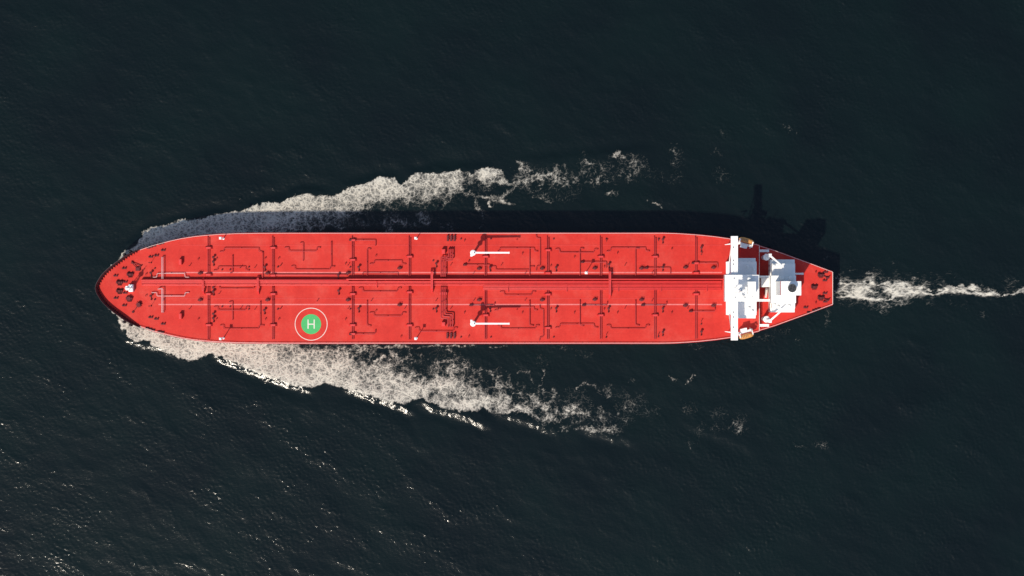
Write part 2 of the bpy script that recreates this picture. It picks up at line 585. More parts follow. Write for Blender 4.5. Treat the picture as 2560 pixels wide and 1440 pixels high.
dW = np.maximum(dW, blobs([(2103, 690, 8, 12, .4), (2175, 685, 14, 9, .44), (2150, 700, 40, 12, .4), (2200, 762, 40, 14, .34), (2240, 752, 44, 10, .4), (2190, 752, 30, 12, .5),
                           (2130, 670, 14, 5, .24), (2240, 655, 16, 10, .16), (2240, 685, 20, 12, .2), (2330, 690, 50, 14, .15), (2360, 700, 40, 8, .17),
                           (2315, 750, 16, 8, .3), (2400, 760, 50, 12, .13), (2450, 780, 20, 10, .15), (2530, 705, 24, 12, .2), (2380, 685, 20, 10, .18), (2550, 780, 14, 6, .2)]))
dW *= sm(2084, 2100, px + 4 * n_a)

# ------------------------------------------------------------------ water + foam materials


def water_nodes(t, b):
    p = nd(t, 'NewGeometry')
    tc = p.outputs['Position']
    mp = nd(t, 'Mapping')
    mp.inputs['Rotation'].default_value = (0, 0, R(-38))
    mp.inputs['Scale'].default_value = (1.0, 2.0, 1.0)
    t.links.new(tc, mp.inputs['Vector'])
    n1 = nd(t, 'TexNoise', Scale=0.75, Detail=6.0, Roughness=0.65)
    t.links.new(mp.outputs[0], n1.inputs['Vector'])
    bp = nd(t, 'Bump', Strength=0.5, Distance=0.16)
    t.links.new(n1.outputs[0], bp.inputs['Height'])
    n3 = nd(t, 'TexNoise', Scale=0.02, Detail=3.0)
    t.links.new(tc, n3.inputs['Vector'])
    c = ramp(t, n3.outputs[0], [(0.35, (0.0024, 0.0057, 0.0062)), (0.65, (0.0028, 0.0080, 0.0076))])
    t.links.new(c, b.inputs['Base Color'])
    t.links.new(bp.outputs[0], b.inputs['Normal'])
    b.inputs['Roughness'].default_value = 0.135
    b.inputs['IOR'].default_value = 1.33
    return tc, bp


mw, t, b = mat('sea_water')
water_nodes(t, b)


def foam_mat(name, stretch, max_cov):
    """Water and foam mixed by a lace of bubble walls that thins out with the foam_cover attribute."""
    m, t, b = mat(name)
    tc, bp = water_nodes(t, b)
    dens = nd(t, 'Attribute', attribute_name='foam_cover').outputs['Fac']

    def mth(op, a, bb=None, clamp=False):
        n = nd(t, 'Math', operation=op)
        n.use_clamp = clamp
        for i, v in enumerate((a, bb)):
            if v is None: continue
            if isinstance(v, (int, float)):
                n.inputs[i].default_value = v
            else:
                t.links.new(v, n.inputs[i])
        return n.outputs[0]

    def warp(scale, amount):
        wn = nd(t, 'TexNoise', Scale=scale, Detail=3.0)
        t.links.new(tc, wn.inputs['Vector'])
        sb = nd(t, 'VectorMath', operation='SUBTRACT')
        sb.inputs[1].default_value = (0.5, 0.5, 0.5)
        t.links.new(wn.outputs['Color'], sb.inputs[0])
        scl = nd(t, 'VectorMath', operation='SCALE')
        scl.inputs['Scale'].default_value = amount
        t.links.new(sb.outputs[0], scl.inputs[0])
        ad = nd(t, 'VectorMath', operation='ADD')
        t.links.new(tc, ad.inputs[0])
        t.links.new(scl.outputs[0], ad.inputs[1])
        fl = nd(t, 'VectorMath', operation='MULTIPLY')
        fl.inputs[1].default_value = (1 / stretch, 1, 0)
        t.links.new(ad.outputs[0], fl.inputs[0])
        return fl.outputs[0]

    wv = warp(0.35, 3.4)

    def cells(scale, width):
        v = nd(t, 'TexVoronoi', feature='DISTANCE_TO_EDGE', Scale=scale)
        v.voronoi_dimensions = '2D'
        t.links.new(wv, v.inputs['Vector'])
        q = mth('DIVIDE', v.outputs['Distance'], width)
        return mth('SUBTRACT', 1.0, q, True)

    big = cells(0.46, 0.32)
    small = cells(0.95, 0.40)
    tiny = cells(1.7, 0.45)
    huge = cells(0.17, 0.10)
    fn = nd(t, 'TexNoise', Scale=0.7, Detail=6.0, Roughness=0.72)
    t.links.new(wv, fn.inputs['Vector'])
    fine = fn.outputs[0]
    lace = mth('ADD', mth('ADD', mth('MAXIMUM', mth('MULTIPLY', big, 0.28), mth('MULTIPLY', huge, 0.38)), mth('MULTIPLY', small, 0.30)), mth('ADD', mth('MULTIPLY', tiny, 0.20), mth('MULTIPLY', fine, 0.52)))
    lev = mth('ADD', lace, dens)
    cov = nd(t, 'MapRange', interpolation_type='SMOOTHSTEP')
    cov.inputs['From Min'].default_value = 0.90
    cov.inputs['From Max'].default_value = 1.74
    t.links.new(lev, cov.inputs['Value'])
    # a low density only lets fine, weak filaments and bubbles through
    weak = nd(t, 'MapRange', interpolation_type='SMOOTHSTEP')
    weak.inputs['From Min'].default_value = 0.05
    weak.inputs['From Max'].default_value = 0.55
    weak.inputs['To Min'].default_value = 0.35
    t.links.new(dens, weak.inputs['Value'])
    sn = nd(t, 'TexNoise', Scale=2.4, Detail=2.0, Roughness=0.5)
    t.links.new(tc, sn.inputs['Vector'])
    sp = nd(t, 'MapRange', interpolation_type='SMOOTHSTEP')
    sp.inputs['From Min'].default_value = 0.74
    sp.inputs['From Max'].default_value = 1.0
    t.links.new(mth('ADD', sn.outputs[0], mth('MULTIPLY', dens, 0.62)), sp.inputs['Value'])
    c1 = mth('MULTIPLY', cov.outputs[0], weak.outputs[0])
    c2 = mth('MULTIPLY', sp.outputs[0], 0.5)
    covr = mth('MULTIPLY', mth('MAXIMUM', c1, c2), max_cov, True)
    fc = ramp(t, mth('ADD', mth('MULTIPLY', lace, 0.62), mth('MULTIPLY', dens, 0.38)), [(0.40, (0.30, 0.29, 0.27)), (0.90, (0.67, 0.635, 0.54))])
    fb = nd(t, 'BsdfDiffuse')
    t.links.new(fc, fb.inputs['Color'])
    fbp = nd(t, 'Bump', Strength=0.7, Distance=0.5)
    t.links.new(lace, fbp.inputs['Height'])
    t.links.new(fbp.outputs[0], fb.inputs['Normal'])
    ms = nd(t, 'MixShader')
    t.links.new(covr, ms.inputs[0])
    t.links.new(b.outputs[0], ms.inputs[1])
    t.links.new(fb.outputs[0], ms.inputs[2])
    t.links.new(ms.outputs[0], t.nodes['Material Output'].inputs['Surface'])
    return m


mf = foam_mat('sea_foam', 1.15, 0.84)
mfw = foam_mat('wake_foam', 3.2, 0.86)


def grid_mesh(name, co, quads, m, dens=None):
    me = bpy.data.meshes.new(name)
    nv, nq = len(co), len(quads)
    me.vertices.add(nv)
    me.vertices.foreach_set('co', co.astype(np.float32).ravel())
    me.loops.add(nq * 4)
    me.loops.foreach_set('vertex_index', quads.astype(np.int32).ravel())
    me.polygons.add(nq)
    me.polygons.foreach_set('loop_start', np.arange(0, nq * 4, 4, dtype=np.int32))
    me.polygons.foreach_set('use_smooth', np.ones(nq, dtype=bool))
    if dens is not None:
        a = me.attributes.new('foam_cover', 'FLOAT', 'POINT')
        a.data.foreach_set('value', dens.astype(np.float32))
    me.materials.append(m)
    me.update(calc_edges=True)
    o = bpy.data.objects.new(name, me)
    col.objects.link(o)
    return o


ny, nx = X.shape
idx = np.arange(nx * ny).reshape(ny, nx)
quads = np.stack([idx[:-1, :-1], idx[:-1, 1:], idx[1:, 1:], idx[1:, :-1]], -1).reshape(-1, 4)
co = np.stack([X, Y, H], -1).reshape(-1, 3)
tag(grid_mesh('sea', co, quads, mw), 'dark blue green sea with small wind waves', 'sea', kind='structure')


def foam(name, dn, label, fm=None, thr=0.10):
    full = np.zeros(X.shape)
    full[sub] = np.clip(dn, 0, 1.15)
    q = full.reshape(-1)[quads].max(1)
    qs = quads[q > thr]
    used = np.unique(qs)
    re = np.full(nx * ny, -1, dtype=np.int64)
    re[used] = np.arange(len(used))
    c = co[used].copy()
    dd = full.reshape(-1)[used]
    c[:, 2] += 0.03 + 0.10 * np.clip(dd - 0.5, 0, 0.5)
    o = grid_mesh(name, c, re[qs], fm or mf, dd)
    return tag(o, label, 'foam', kind='stuff')


foam('bow_wave_foam', dU, 'white bow wave foam partly in the shadow of the tanker, trailing off in lacy patches')
foam('bow_wave_foam', dL, 'sunlit white bow wave foam with bright wave crests along its outer edge')
foam('wake_foam', dW, 'narrow white wake foam trailing straight behind the stern of the tanker', mfw)

# ------------------------------------------------------------------ the tanker
ship = bpy.data.objects.new('oil_tanker', None)
col.objects.link(ship)
ship.location = (0, 0, 0)
tag(ship, 'long red oil tanker with white superstructure at the stern and a green helipad on deck', 'ship')

HB = [(246, 0), (246.6, 6), (249, 12), (252.5, 18), (260, 29.5), (268, 38.5), (278, 47.5), (288, 55.5), (304, 67), (317, 76.5), (333, 86.5), (351, 96),
      (383, 107), (425, 118), (455, 124.5), (487, 129.5), (520, 132.8), (553, 135), (587, 136.6), (650, 137.6), (720, 137.8), (1660, 137.8),
      (1690, 137.0), (1720, 135.2), (1751, 132.8), (1790, 128.6), (1822, 124), (1855, 117.5), (1884, 110.8), (1898, 107.2), (1940, 94.2), (2022, 64.4), (2085, 40.7)]
hx = [p[0] for p in HB]
hb = [p[1] for p in HB]


def half(x):
    return float(np.interp(x, hx, hb))


STEP, STERN, LOW = 1898.0, 2085.0, -4.0
st = [246, 246.6, 249, 252.5, 256, 260, 268, 278, 288, 304, 317, 333, 351, 383, 425, 455, 487, 520, 553, 587, 650, 720] + list(range(780, 1661, 80)) + [1660, 1690, 1720, 1751, 1790, 1822, 1855, 1884, 1898]
st_aft = [1898.2, 1940, 1980, 2022, 2060, 2085]

# hull shell: rounded gunwale, flare at the bow, closed below the water
hull = MB()
rings = []
for x in st + st_aft:
    top = 0.0 if x <= STEP else LOW
    b0 = half(x)
    g = 2.0 * min(1.0, b0 / 30 + 0.15)
    fl = max(0.0, 1 - (x - 246) / 330.0)
    sternin = max(0.0, (x - 1900) / 185.0)
    prof = [(b0, top - 0.03), (b0 + g * .75, top - 0.25), (b0 + g, top - 0.9), (b0 + g - 1.0 * fl, top - 3.5),
            (b0 * (1 - .10 * fl) + g - 6 * fl - 6 * sternin, -10.0), (b0 * (1 - .2 * fl) + g - 10 * fl - 16 * sternin, -D - 2.5)]
    ring = []
    for i, (hbp, z) in enumerate(prof):
        xs = x
        if fl > 0:
            xs = x + fl * (0, -0.6, -0.8, 1.0, 12.0, 16.0)[i]
        if x >= 2084:
            xs = x + (0, .8, 1.2, 1.2, -2, -10)[i]
        ring.append(((xs - CX) * S, max(hbp, 0.05) * S, D + z))
    full = [(a, -b_, c) for a, b_, c in reversed(ring)] + ring
    rings.append(full)
m_ = len(rings[0])
for r in rings:
    hull.v += r
for i in range(len(rings) - 1):
    for k in range(m_ - 1):
        hull.f.append((i * m_ + k, i * m_ + k + 1, (i + 1) * m_ + k + 1, (i + 1) * m_ + k))
hull.f.append(tuple(range(m_)))
hull.f.append(tuple(range((len(rings) - 1) * m_, len(rings) * m_)))
hull.build('hull', M['hull'], ship, True)


def deck_poly(xs, z):
    up = [((x - CX) * S, half(x) * S) for x in xs]
    dn = [((x - CX) * S, -half(x) * S) for x in reversed(xs)]
    mb = MB()
    mb.v = [(a, b_, z) for a, b_ in up + dn]
    n = len(xs)
    for i in range(n - 1):
        mb.f.append((i, i + 1, 2 * n - 2 - i, 2 * n - 1 - i))
    return mb


deck_poly(st, D).build('main_deck', M['deck'], ship)
deck_poly([1898.05] + st_aft[1:], D + LOW).build('aft_deck', M['deck'], ship)
mb = MB()
xb = (1898.1 - CX) * S
mb.box(xb - .12, xb, -half(1898) * S, half(1898) * S, D + LOW + .01, D - .01)
mb.build('deck_break_bulkhead', M['red'], ship)

# bow bulwark, leaning outward, black inside, with bracket knees
bw = MB()
pts = []
xs_b = [352, 333, 317, 304, 288, 278, 268, 260, 254, 250, 247.5, 246.3]
for sgn in (1, -1):
    seq = [(x, sgn * half(x)) for x in xs_b]
    pts.append(seq)
path = pts[0] + [(245.9, 0.0)] + list(reversed(pts[1]))
N = len(path)
nrm = []
for i in range(N):
    a = path[max(i - 1, 0)]
    c = path[min(i + 1, N - 1)]
    tx, ty = c[0] - a[0], c[1] - a[1]
    L = math.hypot(tx, ty)
    n_ = (ty / L, -tx / L)
    if n_[0] * (path[i][0] - 330) + n_[1] * path[i][1] < 0:
        n_ = (-n_[0], -n_[1])
    nrm.append(n_)
HBW = 3.1
vs = []
for i, (x, y) in enumerate(path):
    e = min(i, N - 1 - i)
    hh = HBW * min(1.0, 0.35 + 0.4 * e)
    off = 4.0 * min(1.0, 0.45 + 0.3 * e)
    ox, oy = nrm[i]
    for dd, z in ((1.6, -0.5), (0.0, 0.02), (off * .8, hh * .85), (off, hh), (off + 1.0, hh + .02), (off + 1.3, hh - .3)):
        vs.append(((x + ox * dd - CX) * S, (y + oy * dd) * S, D + z))
fs = []
for i in range(N - 1):
    for k in range(5):
        fs.append((i * 6 + k, i * 6 + k + 1, (i + 1) * 6 + k + 1, (i + 1) * 6 + k))
    fs.append((i * 6 + 5, i * 6, (i + 1) * 6, (i + 1) * 6 + 5))
fs.append(tuple(range(6)))
fs.append(tuple(range((N - 1) * 6, N * 6)))
bw.add(vs, fs)
bwo = bw.build('bulwark', M['black'], ship)
# knees
kn = MB()
cum = [0]
for i in range(1, N):
    cum.append(cum[-1] + math.hypot(path[i][0] - path[i - 1][0], path[i][1] - path[i - 1][1]))
for q in np.arange(12, cum[-1] - 8, 7.4):
    i = max(j for j in range(N - 1) if cum[j] <= q)
    f = (q - cum[i]) / (cum[i + 1] - cum[i])
    x = path[i][0] + f * (path[i + 1][0] - path[i][0])
    y = path[i][1] + f * (path[i + 1][1] - path[i][1])
    n_ = nrm[i]
    tx, ty = -n_[1] * .35, n_[0] * .35
    vs = []
    for s_ in (-1, 1):
        for dd, z in ((-3.6, 0.02), (-.1, 0.02), (3.3, 2.4)):
            vs.append(((x + n_[0] * dd + tx * s_ - CX) * S, (y + n_[1] * dd + ty * s_) * S, D + z))
    kn.add(vs, [(0, 1, 2), (5, 4, 3), (0, 3, 4, 1), (1, 4, 5, 2), (2, 5, 3, 0)])
kn.build('bracket_knee', M['black'], bwo)

# rails
def rail(xs, top, sgn, start_post=3.0):
    mb = MB()
    pts = [((x - CX) * S, sgn * (half(x) - 0.6) * S, D + top + 1.05) for x in xs]
    for a, b_ in zip(pts[:-1], pts[1:]):
        mb.beam(a, b_, .15, .10)
    low = [(x, y, z - .55) for x, y, z in pts]
    for a, b_ in zip(low[:-1], low[1:]):
        mb.beam(a, b_, .06, .05)
    x = xs[0]
    while x <= xs[-1]:
        y = sgn * (half(x) - 0.6) * S
        X_ = (x - CX) * S
        mb.box(X_ - .05, X_ + .05, y - .05, y + .05, D + top, D + top + 1.02)
        x += 16
    return mb


rx = [x for x in st if x >= 351]
for sgn in (1, -1):
    rail(rx, 0, sgn).build('handrail', M['rail'], ship)
    rail(st_aft, LOW, sgn).build('handrail', M['rail'], ship)
mb = MB()
for xx, tp, hy in ((2084.3, LOW, 40.0), (1897.6, 0, 106.0)):
    Xr = (xx - CX) * S
    mb = MB()
    mb.box(Xr - .12, Xr + .12, -hy * S, hy * S, D + tp + 1.0, D + tp + 1.1)
    mb.box(Xr - .03, Xr + .03, -hy * S, hy * S, D + tp + .5, D + tp + .55)
    for q in np.linspace(-hy, hy, 16):
        mb.box(Xr - .05, Xr + .05, q * S - .05, q * S + .05, D + tp, D + tp + 1.0)
    mb.build('handrail', M['rail'], ship)

# ---- painted lines and seams
def strip(name, x0, x1, y, wd, m, z):
    a, b_ = P(x0, y), P(x1, y)
    mb = MB()
    mb.box(a.x, b_.x, a.y - wd / 2, a.y + wd / 2, D + .004, D + z)
    return mb.build(name, m, ship)


strip('walkway_line', 413, 1805, 680.6, .55, M['line'], .02)
strip('walkway_line', 396, 1805, 760.5, .55, M['line'], .02)
strip('deck_seam', 452, 1805, 612.2, .16, M['seam'], .10)
strip('deck_seam', 396, 1805, 745.2, .16, M['seam'], .10)

# ---- helipad
c = P(777.8, 809.6)
mb = MB()
r0 = 25 * S
n = 64
circ = [(c.x + r0 * math.cos(2 * math.pi * i / n), c.y + r0 * math.sin(2 * math.pi * i / n)) for i in range(n)]
mb.prism(circ, D + .004, D + .03)
hp = mb.build('helipad', M['green'], ship)
mb = MB()
ro, ri = 40.9 * S, 39.3 * S
vs = []
for i in range(n * 2):
    a = math.pi * i / n
    for rr, z in ((ri, .004), (ro, .004), (ro, .03), (ri, .03)):
        vs.append((c.x + rr * math.cos(a), c.y + rr * math.sin(a), D + z))
fs = []
for i in range(n * 2):
    j = (i + 1) % (n * 2)
    for k in range(4):
        l = (k + 1) % 4
        fs.append((i * 4 + k, i * 4 + l, j * 4 + l, j * 4 + k))
mb.add(vs, fs)
mb.build('ring_marking', M['mark'], hp)
mb = MB()
lw = 2.7 * S
hw_, hh_ = 9.0 * S, 11.5 * S
mb.prism([(c.x - hw_, c.y - hh_), (c.x - hw_ + lw, c.y - hh_), (c.x - hw_ + lw, c.y - lw / 2), (c.x + hw_ - lw, c.y - lw / 2), (c.x + hw_ - lw, c.y - hh_), (c.x + hw_, c.y - hh_),
          (c.x + hw_, c.y + hh_), (c.x + hw_ - lw, c.y + hh_), (c.x + hw_ - lw, c.y + lw / 2), (c.x - hw_ + lw, c.y + lw / 2), (c.x - hw_ + lw, c.y + hh_), (c.x - hw_, c.y + hh_)], D + .032, D + .055)
mb.build('letter', M['mark'], hp)


# ---- pipes
def pipe(name, pts, r, h, m, ends=True, support=9.0, par=None):
    """pts in photo pixels; runs h metres above the deck on small saddles."""
    q = [P(x, y, 0) + Vector((0, 0, h)) for x, y in pts]
    mb = MB()
    run = list(q)
    if ends:
        e0, e1 = q[0].copy(), q[-1].copy()
        e0.z = e1.z = D - .05
        run = [e0] + q + [e1]
    # soften the corners
    sm_ = [run[0]]
    for i in range(1, len(run) - 1):
        a, b_, c_ = run[i - 1], run[i], run[i + 1]
        k = min(.5, (a - b_).length * .4, (c_ - b_).length * .4)
        sm_ += [b_ + (a - b_).normalized() * k, b_ + ((a - b_).normalized() + (c_ - b_).normalized()) * k * .25, b_ + (c_ - b_).normalized() * k]
    sm_.append(run[-1])
    mb.tube(sm_, r, 8)
    for a, b_ in zip(q[:-1], q[1:]):
        L = (b_ - a).length
        k = int(L // support)
        for i in range(k):
            c_ = a + (b_ - a) * ((i + .5) / k)
            mb.box(c_.x - .12, c_.x + .12, c_.y - .12, c_.y + .12, D, D + h - r * .6)
    return mb.build(name, m, par or ship, True)


def Z(o, lst):
    return [(o[0] + a / 4.5, o[1] + b_ / 4.5) for a, b_ in lst]


Z1, Z2, Z3, Z4 = (220, 560), (680, 560), (1060, 560), (1440, 560)
loops = [
    (Z1, [(1485, 310), (1530, 310), (1530, 270), (1920, 270), (1925, 308), (1960, 314)]),
    (Z1, [(1415, 520), (1460, 520), (1460, 480), (1775, 480), (1775, 518), (1815, 520)]),
    (Z1, [(1480, 632), (1480, 606), (1870, 606), (1870, 632)]),
    (Z1, [(1480, 700), (1480, 724), (1870, 724), (1870, 700)]),
    (Z1, [(1420, 930), (1463, 930), (1463, 968), (1775, 968), (1775, 930), (1815, 930)]),
    (Z1, [(1490, 1137), (1530, 1137), (1530, 1177), (1922, 1177), (1925, 1137), (1980, 1140)]),
    (Z2, [(145, 264), (190, 264), (190, 304), (502, 304), (502, 264), (545, 264)]),
    (Z2, [(218, 472), (260, 472), (260, 512), (652, 512), (652, 477), (705, 477)]),
    (Z2, [(1100, 447), (1147, 447), (1147, 412), (1462, 412), (1462, 449), (1505, 449)]),
    (Z2, [(1018, 572), (1018, 549), (1414, 549), (1414, 572)]),
    (Z2, [(978, 718), (1022, 718), (1022, 758), (1408, 758), (1412, 718), (1455, 718)]),
    (Z2, [(1100, 996), (1148, 996), (1148, 1034), (1458, 1034), (1460, 996), (1505, 996)]),
    (Z2, [(1610, 1166), (1655, 1166), (1655, 1205), (2040, 1205), (2042, 1166), (2085, 1166)]),
    (Z3, [(830, 305), (848, 305), (848, 270), (1238, 270), (1240, 305), (1278, 308)]),
    (Z3, [(760, 477), (804, 477), (806, 516), (1188, 516), (1192, 477), (1240, 477)]),
    (Z3, [(1262, 120), (1264, 158), (1305, 160), (1305, 472), (1264, 474), (1262, 520)]),
    (Z3, [(1480, 280), (1522, 280), (1524, 320), (1908, 320), (1914, 280), (1955, 283)]),
    (Z3, [(855, 759), (900, 759), (902, 798), (1208, 798), (1210, 758), (1255, 760)]),
    (Z3, [(795, 967), (836, 967), (838, 932), (1234, 932), (1236, 966), (1275, 967)]),
    (Z3, [(835, 1139), (862, 1139), (864, 1176), (1252, 1176), (1254, 1138), (1295, 1139)]),
    (Z3, [(1300, 915), (1303, 957), (1342, 959), (1342, 1270), (1300, 1274), (1298, 1310)]),
    (Z3, [(1480, 1163), (1523, 1163), (1525, 1124), (1910, 1124), (1914, 1162), (1955, 1163)]),
    (Z4, [(345, 305), (386, 305), (388, 267), (780, 267), (782, 302), (825, 304)]),
    (Z4, [(345, 1137), (386, 1137), (388, 1175), (779, 1175), (781, 1136), (825, 1137)]),
]
for o, l in loops:
    pipe('pipe_loop', Z(o, l), .16, 1.0, M['pipered'])
for l in ([(735, 594), (780, 594), (780, 552), (1093, 552), (1095, 594), (1140, 595)], [(720, 768), (780, 768), (780, 806), (1095, 806), (1095, 768), (1140, 768)]):
    pipe('pipe_loop', Z(Z1, l), .16, 1.0, M['grey'])

branch = [
    (Z1, [(1968, 312), (1968, 612)]), (Z1, [(1940, 868), (1940, 1138)]), (Z1, [(1627, 350), (1627, 550), (1600, 552)]), (Z1, [(1590, 876), (1627, 872), (1627, 1075)]),
    (Z2, [(320, 210), (352, 210), (352, 410)]), (Z2, [(668, 195), (668, 480)]), (Z2, [(888, 180), (1165, 180), (1165, 240)]), (Z2, [(1110, 280), (1070, 275), (1070, 575)]),
    (Z2, [(1070, 860), (1070, 1140), (1112, 1145)]), (Z2, [(888, 1235), (1160, 1235), (1165, 1188)]), (Z3, [(462, 458), (735, 458), (735, 512)]),
    (Z3, [(1187, 272), (1187, 578)]), (Z3, [(1795, 275), (1753, 270), (1753, 580)]), (Z3, [(1785, 427), (2050, 427), (2050, 492)]),
    (Z3, [(1187, 858), (1187, 1138), (1230, 1142)]), (Z3, [(1753, 856), (1753, 1138), (1795, 1145)]), (Z3, [(530, 913), (792, 913), (795, 880)]),
    (Z4, [(85, 913), (348, 913), (352, 872)]), (Z4, [(710, 275), (668, 272), (668, 575)]), (Z4, [(668, 856), (668, 1136), (710, 1140)]), (Z4, [(800, 493), (1060, 493), (1060, 562)]),
    (Z4, [(760, 913), (1015, 913), (1018, 872)]), (Z4, [(1320, 437), (1590, 437), (1590, 495)]), (Z4, [(1290, 980), (1558, 980), (1562, 940)]),
]
for i, (o, l) in enumerate(branch):
    pipe('branch_pipe', Z(o, l), .18, 1.0, M['pipered'])

# cargo mains down the middle: a stacked rack with parallel pipes beside it
def main_pipe(x0, x1, y, r, h):
    pipe('cargo_pipe', [(x0, y), (x1, y)], r, h, M['red'], True, 12.0)


for h in (.45, 1.05, 1.65, 2.1):
    main_pipe(355, 872, 699.3, .28, h)
for h in (.45, 1.1, 1.75, 2.4, 3.0):
    main_pipe(868, 1805, 697.2, .28, h)
for y, h, r in ((702.4, 1.5, .22), (705.2, 1.5, .24), (708.9, 1.4, .24), (712.3, 1.3, .22)):
    main_pipe(355 if y > 701 else 380, 1803, y, r, h)
for y, h in ((715.6, 1.2), (718.6, .8), (720.8, .8), (723.4, .7)):
    main_pipe(1208, 1803, y, .2, h)
for y, h in ((686.0, .8), (687.6, .9)):
    main_pipe(683, 868, y, .18, h)
# crossbar ties over the pipes
for x in range(400, 1800, 47):
    mb = MB()
    a, b_ = P(x, 698.2), P(x, 713)
    mb.box(a.x - .1, a.x + .1, b_.y, a.y, D + .9, D + 1.1)
    for yy in (a.y, b_.y):
        mb.box(a.x - .1, a.x + .1, yy - .1, yy + .1, D, D + .9)
    mb.build('pipe_rack_frame', M['red'], ship)

# transverse headers
trans = {521.7: (590, 686, 716, 847, (619, 686, 734.5, 812)), 683: (590, 688, 716, 847, (619, 688, 734.5, 812)), 882: (590, 687, 716, 847, (600, 649, 734.5, 812, 834)),
         1024: (590, 688, 716, 848, (641, 730, 812.5)), 1214: (590, 688, 725, 847, (641, 787.5)), 1369.5: (590, 681, 725, 847, (625, 682, 735.5, 819)),
         1501.7: (590, 688, 724, 847, (641, 787.5)), 1637.3: (590, 688, 724, 847, (641, 787.5)), 1739.7: (590, 682, 724, 847, (657.5, 682, 735))}
for x, (ya, yb, yc, yd, plats) in trans.items():
    for dx in (-1.9, 1.9):
        for a, b_ in ((ya if dx < 0 else ya + 4, yb), (yc, yd)):
            pipe('transverse_pipe', [(x + dx, a), (x + dx, b_)], .16, .85, M['pipered'], True, 8)
    for k, y in enumerate(plats):
        mb = MB()
        a = P(x, y)
        # step-over: a plate on posts with short flights on both sides
        mb.box(a.x - .95, a.x + 1.1, a.y - .42, a.y + .42, D + 1.45, D + 1.6)
        for sx in (-.9, 1.05):
            for sy in (-.36, .36):
                mb.box(a.x + sx - .06, a.x + sx + .06, a.y + sy - .06, a.y + sy + .06, D, D + 1.45)
        mb.add([(a.x - 1.8, a.y - .4, D), (a.x - 1.8, a.y + .4, D), (a.x - .97, a.y + .4, D + 1.5), (a.x - .97, a.y - .4, D + 1.5),
                (a.x - 1.6, a.y - .4, D), (a.x - 1.6, a.y + .4, D), (a.x - .97, a.y + .4, D + 1.2), (a.x - .97, a.y - .4, D + 1.2)],
               [(0, 1, 2, 3), (7, 6, 5, 4), (0, 3, 7, 4), (1, 5, 6, 2), (0, 4, 5, 1), (3, 2, 6, 7)])
        mb.add([(a.x + 1.95, a.y - .4, D), (a.x + 1.95, a.y + .4, D), (a.x + 1.12, a.y + .4, D + 1.5), (a.x + 1.12, a.y - .4, D + 1.5),
                (a.x + 1.75, a.y - .4, D), (a.x + 1.75, a.y + .4, D), (a.x + 1.12, a.y + .4, D + 1.2), (a.x + 1.12, a.y - .4, D + 1.2)],
               [(0, 1, 2, 3), (7, 6, 5, 4), (0, 3, 7, 4), (1, 5, 6, 2), (0, 4, 5, 1), (3, 2, 6, 7)])
        mb.build('stepover_platform', M['red'], ship)
    # valves on the headers
for (o, x, y) in ((Z2, 888, 178), (Z2, 888, 1237), (Z3, 460, 458), (Z3, 530, 913), (Z3, 1782, 427), (Z4, 790, 494), (Z4, 88, 913), (Z4, 752, 913), (Z4, 1320, 438), (Z4, 1290, 980)):
    a = P(o[0] + x / 4.5, o[1] + y / 4.5)
    mb = MB()
    mb.box(a.x - .8, a.x + .8, a.y - .35, a.y + .35, D, D + 1.3, .15)
    mb.lathe((a.x, a.y), [(.12, D + 1.2), (.12, D + 1.6), (.4, D + 1.62), (.4, D + 1.7)], 10)
    mb.build('valve_block', M['shade_maroon'], ship)

# pale cross pipes forward
for l in ([(845, 368), (845, 612)], [(800, 728), (845, 722), (845, 990)]):
    q = Z(Z1, l)
    for dx in (-1.5, 1.5):
        pipe('forward_cross_pipe', [(x + dx, y) for x, y in q], .14, 2.0, M['grey'], True, 10)

# crossover beams bridging the mains
for x, y0, y1, wd, h in ((507, 699, 727, 4.5, 2.6), (644.6, 694, 728, 4.5, 2.6), (1079.6, 678, 721, 5.5, 3.3), (1524.6, 678, 736, 5.5, 3.3)):
    a, b_ = P(x, y0, h), P(x, y1, h)
    wd *= S
    mb = MB()
    mb.box(a.x - wd / 2, a.x + wd / 2, b_.y, a.y, D + h - .2, D + h, .04)
    for yy in (a.y - .2, b_.y + .2):
        for sx in (-1, 1):
            mb.box(a.x + sx * (wd / 2 - .1) - .08, a.x + sx * (wd / 2 - .1) + .08, yy - .08, yy + .08, D, D + h - .2)
    for sx in (-1, 1):
        mb.box(a.x + sx * wd / 2 - .03, a.x + sx * wd / 2 + .03, b_.y, a.y, D + h + .85, D + h + .92)
    for k, (yy, sg) in enumerate(((a.y, 1), (b_.y, -1))):
        mb.add([(a.x - wd / 2, yy, D + h), (a.x + wd / 2, yy, D + h), (a.x + wd / 2, yy + sg * h * .55, D), (a.x - wd / 2, yy + sg * h * .55, D),
                (a.x - wd / 2, yy, D + h - .25), (a.x + wd / 2, yy, D + h - .25), (a.x + wd / 2, yy + sg * (h * .55 - .2), D), (a.x - wd / 2, yy + sg * (h * .55 - .2), D)],
               [(0, 1, 2, 3), (7, 6, 5, 4), (0, 3, 7, 4), (1, 5, 6, 2), (2, 6, 7, 3), (0, 4, 5, 1)])
    mb.build('crossover_bridge', M['red'], ship)
# pipe brackets east of the mains
for x in (1079.6, 1270, 1416, 1545, 1652, 1766):
    mb = MB()
    a, b_ = P(x, 709), P(x, 729)
    mb.box(a.x - .12, a.x + .12, b_.y, a.y, D + 1.6, D + 1.75)
    mb.box(a.x - .12, a.x + .12, b_.y - .1, b_.y + .1, D, D + 1.6)
    mb.box(a.x - .12, a.x + .12, a.y - .1, a.y + .1, D, D + 1.6)
    mb.build('pipe_rack_frame', M['red'], ship)
for x, y, x1 in ((942.5, 700, 0),):
    pipe('branch_pipe', [(x, 702), (x, 718)], .2, 1.9, M['red'])

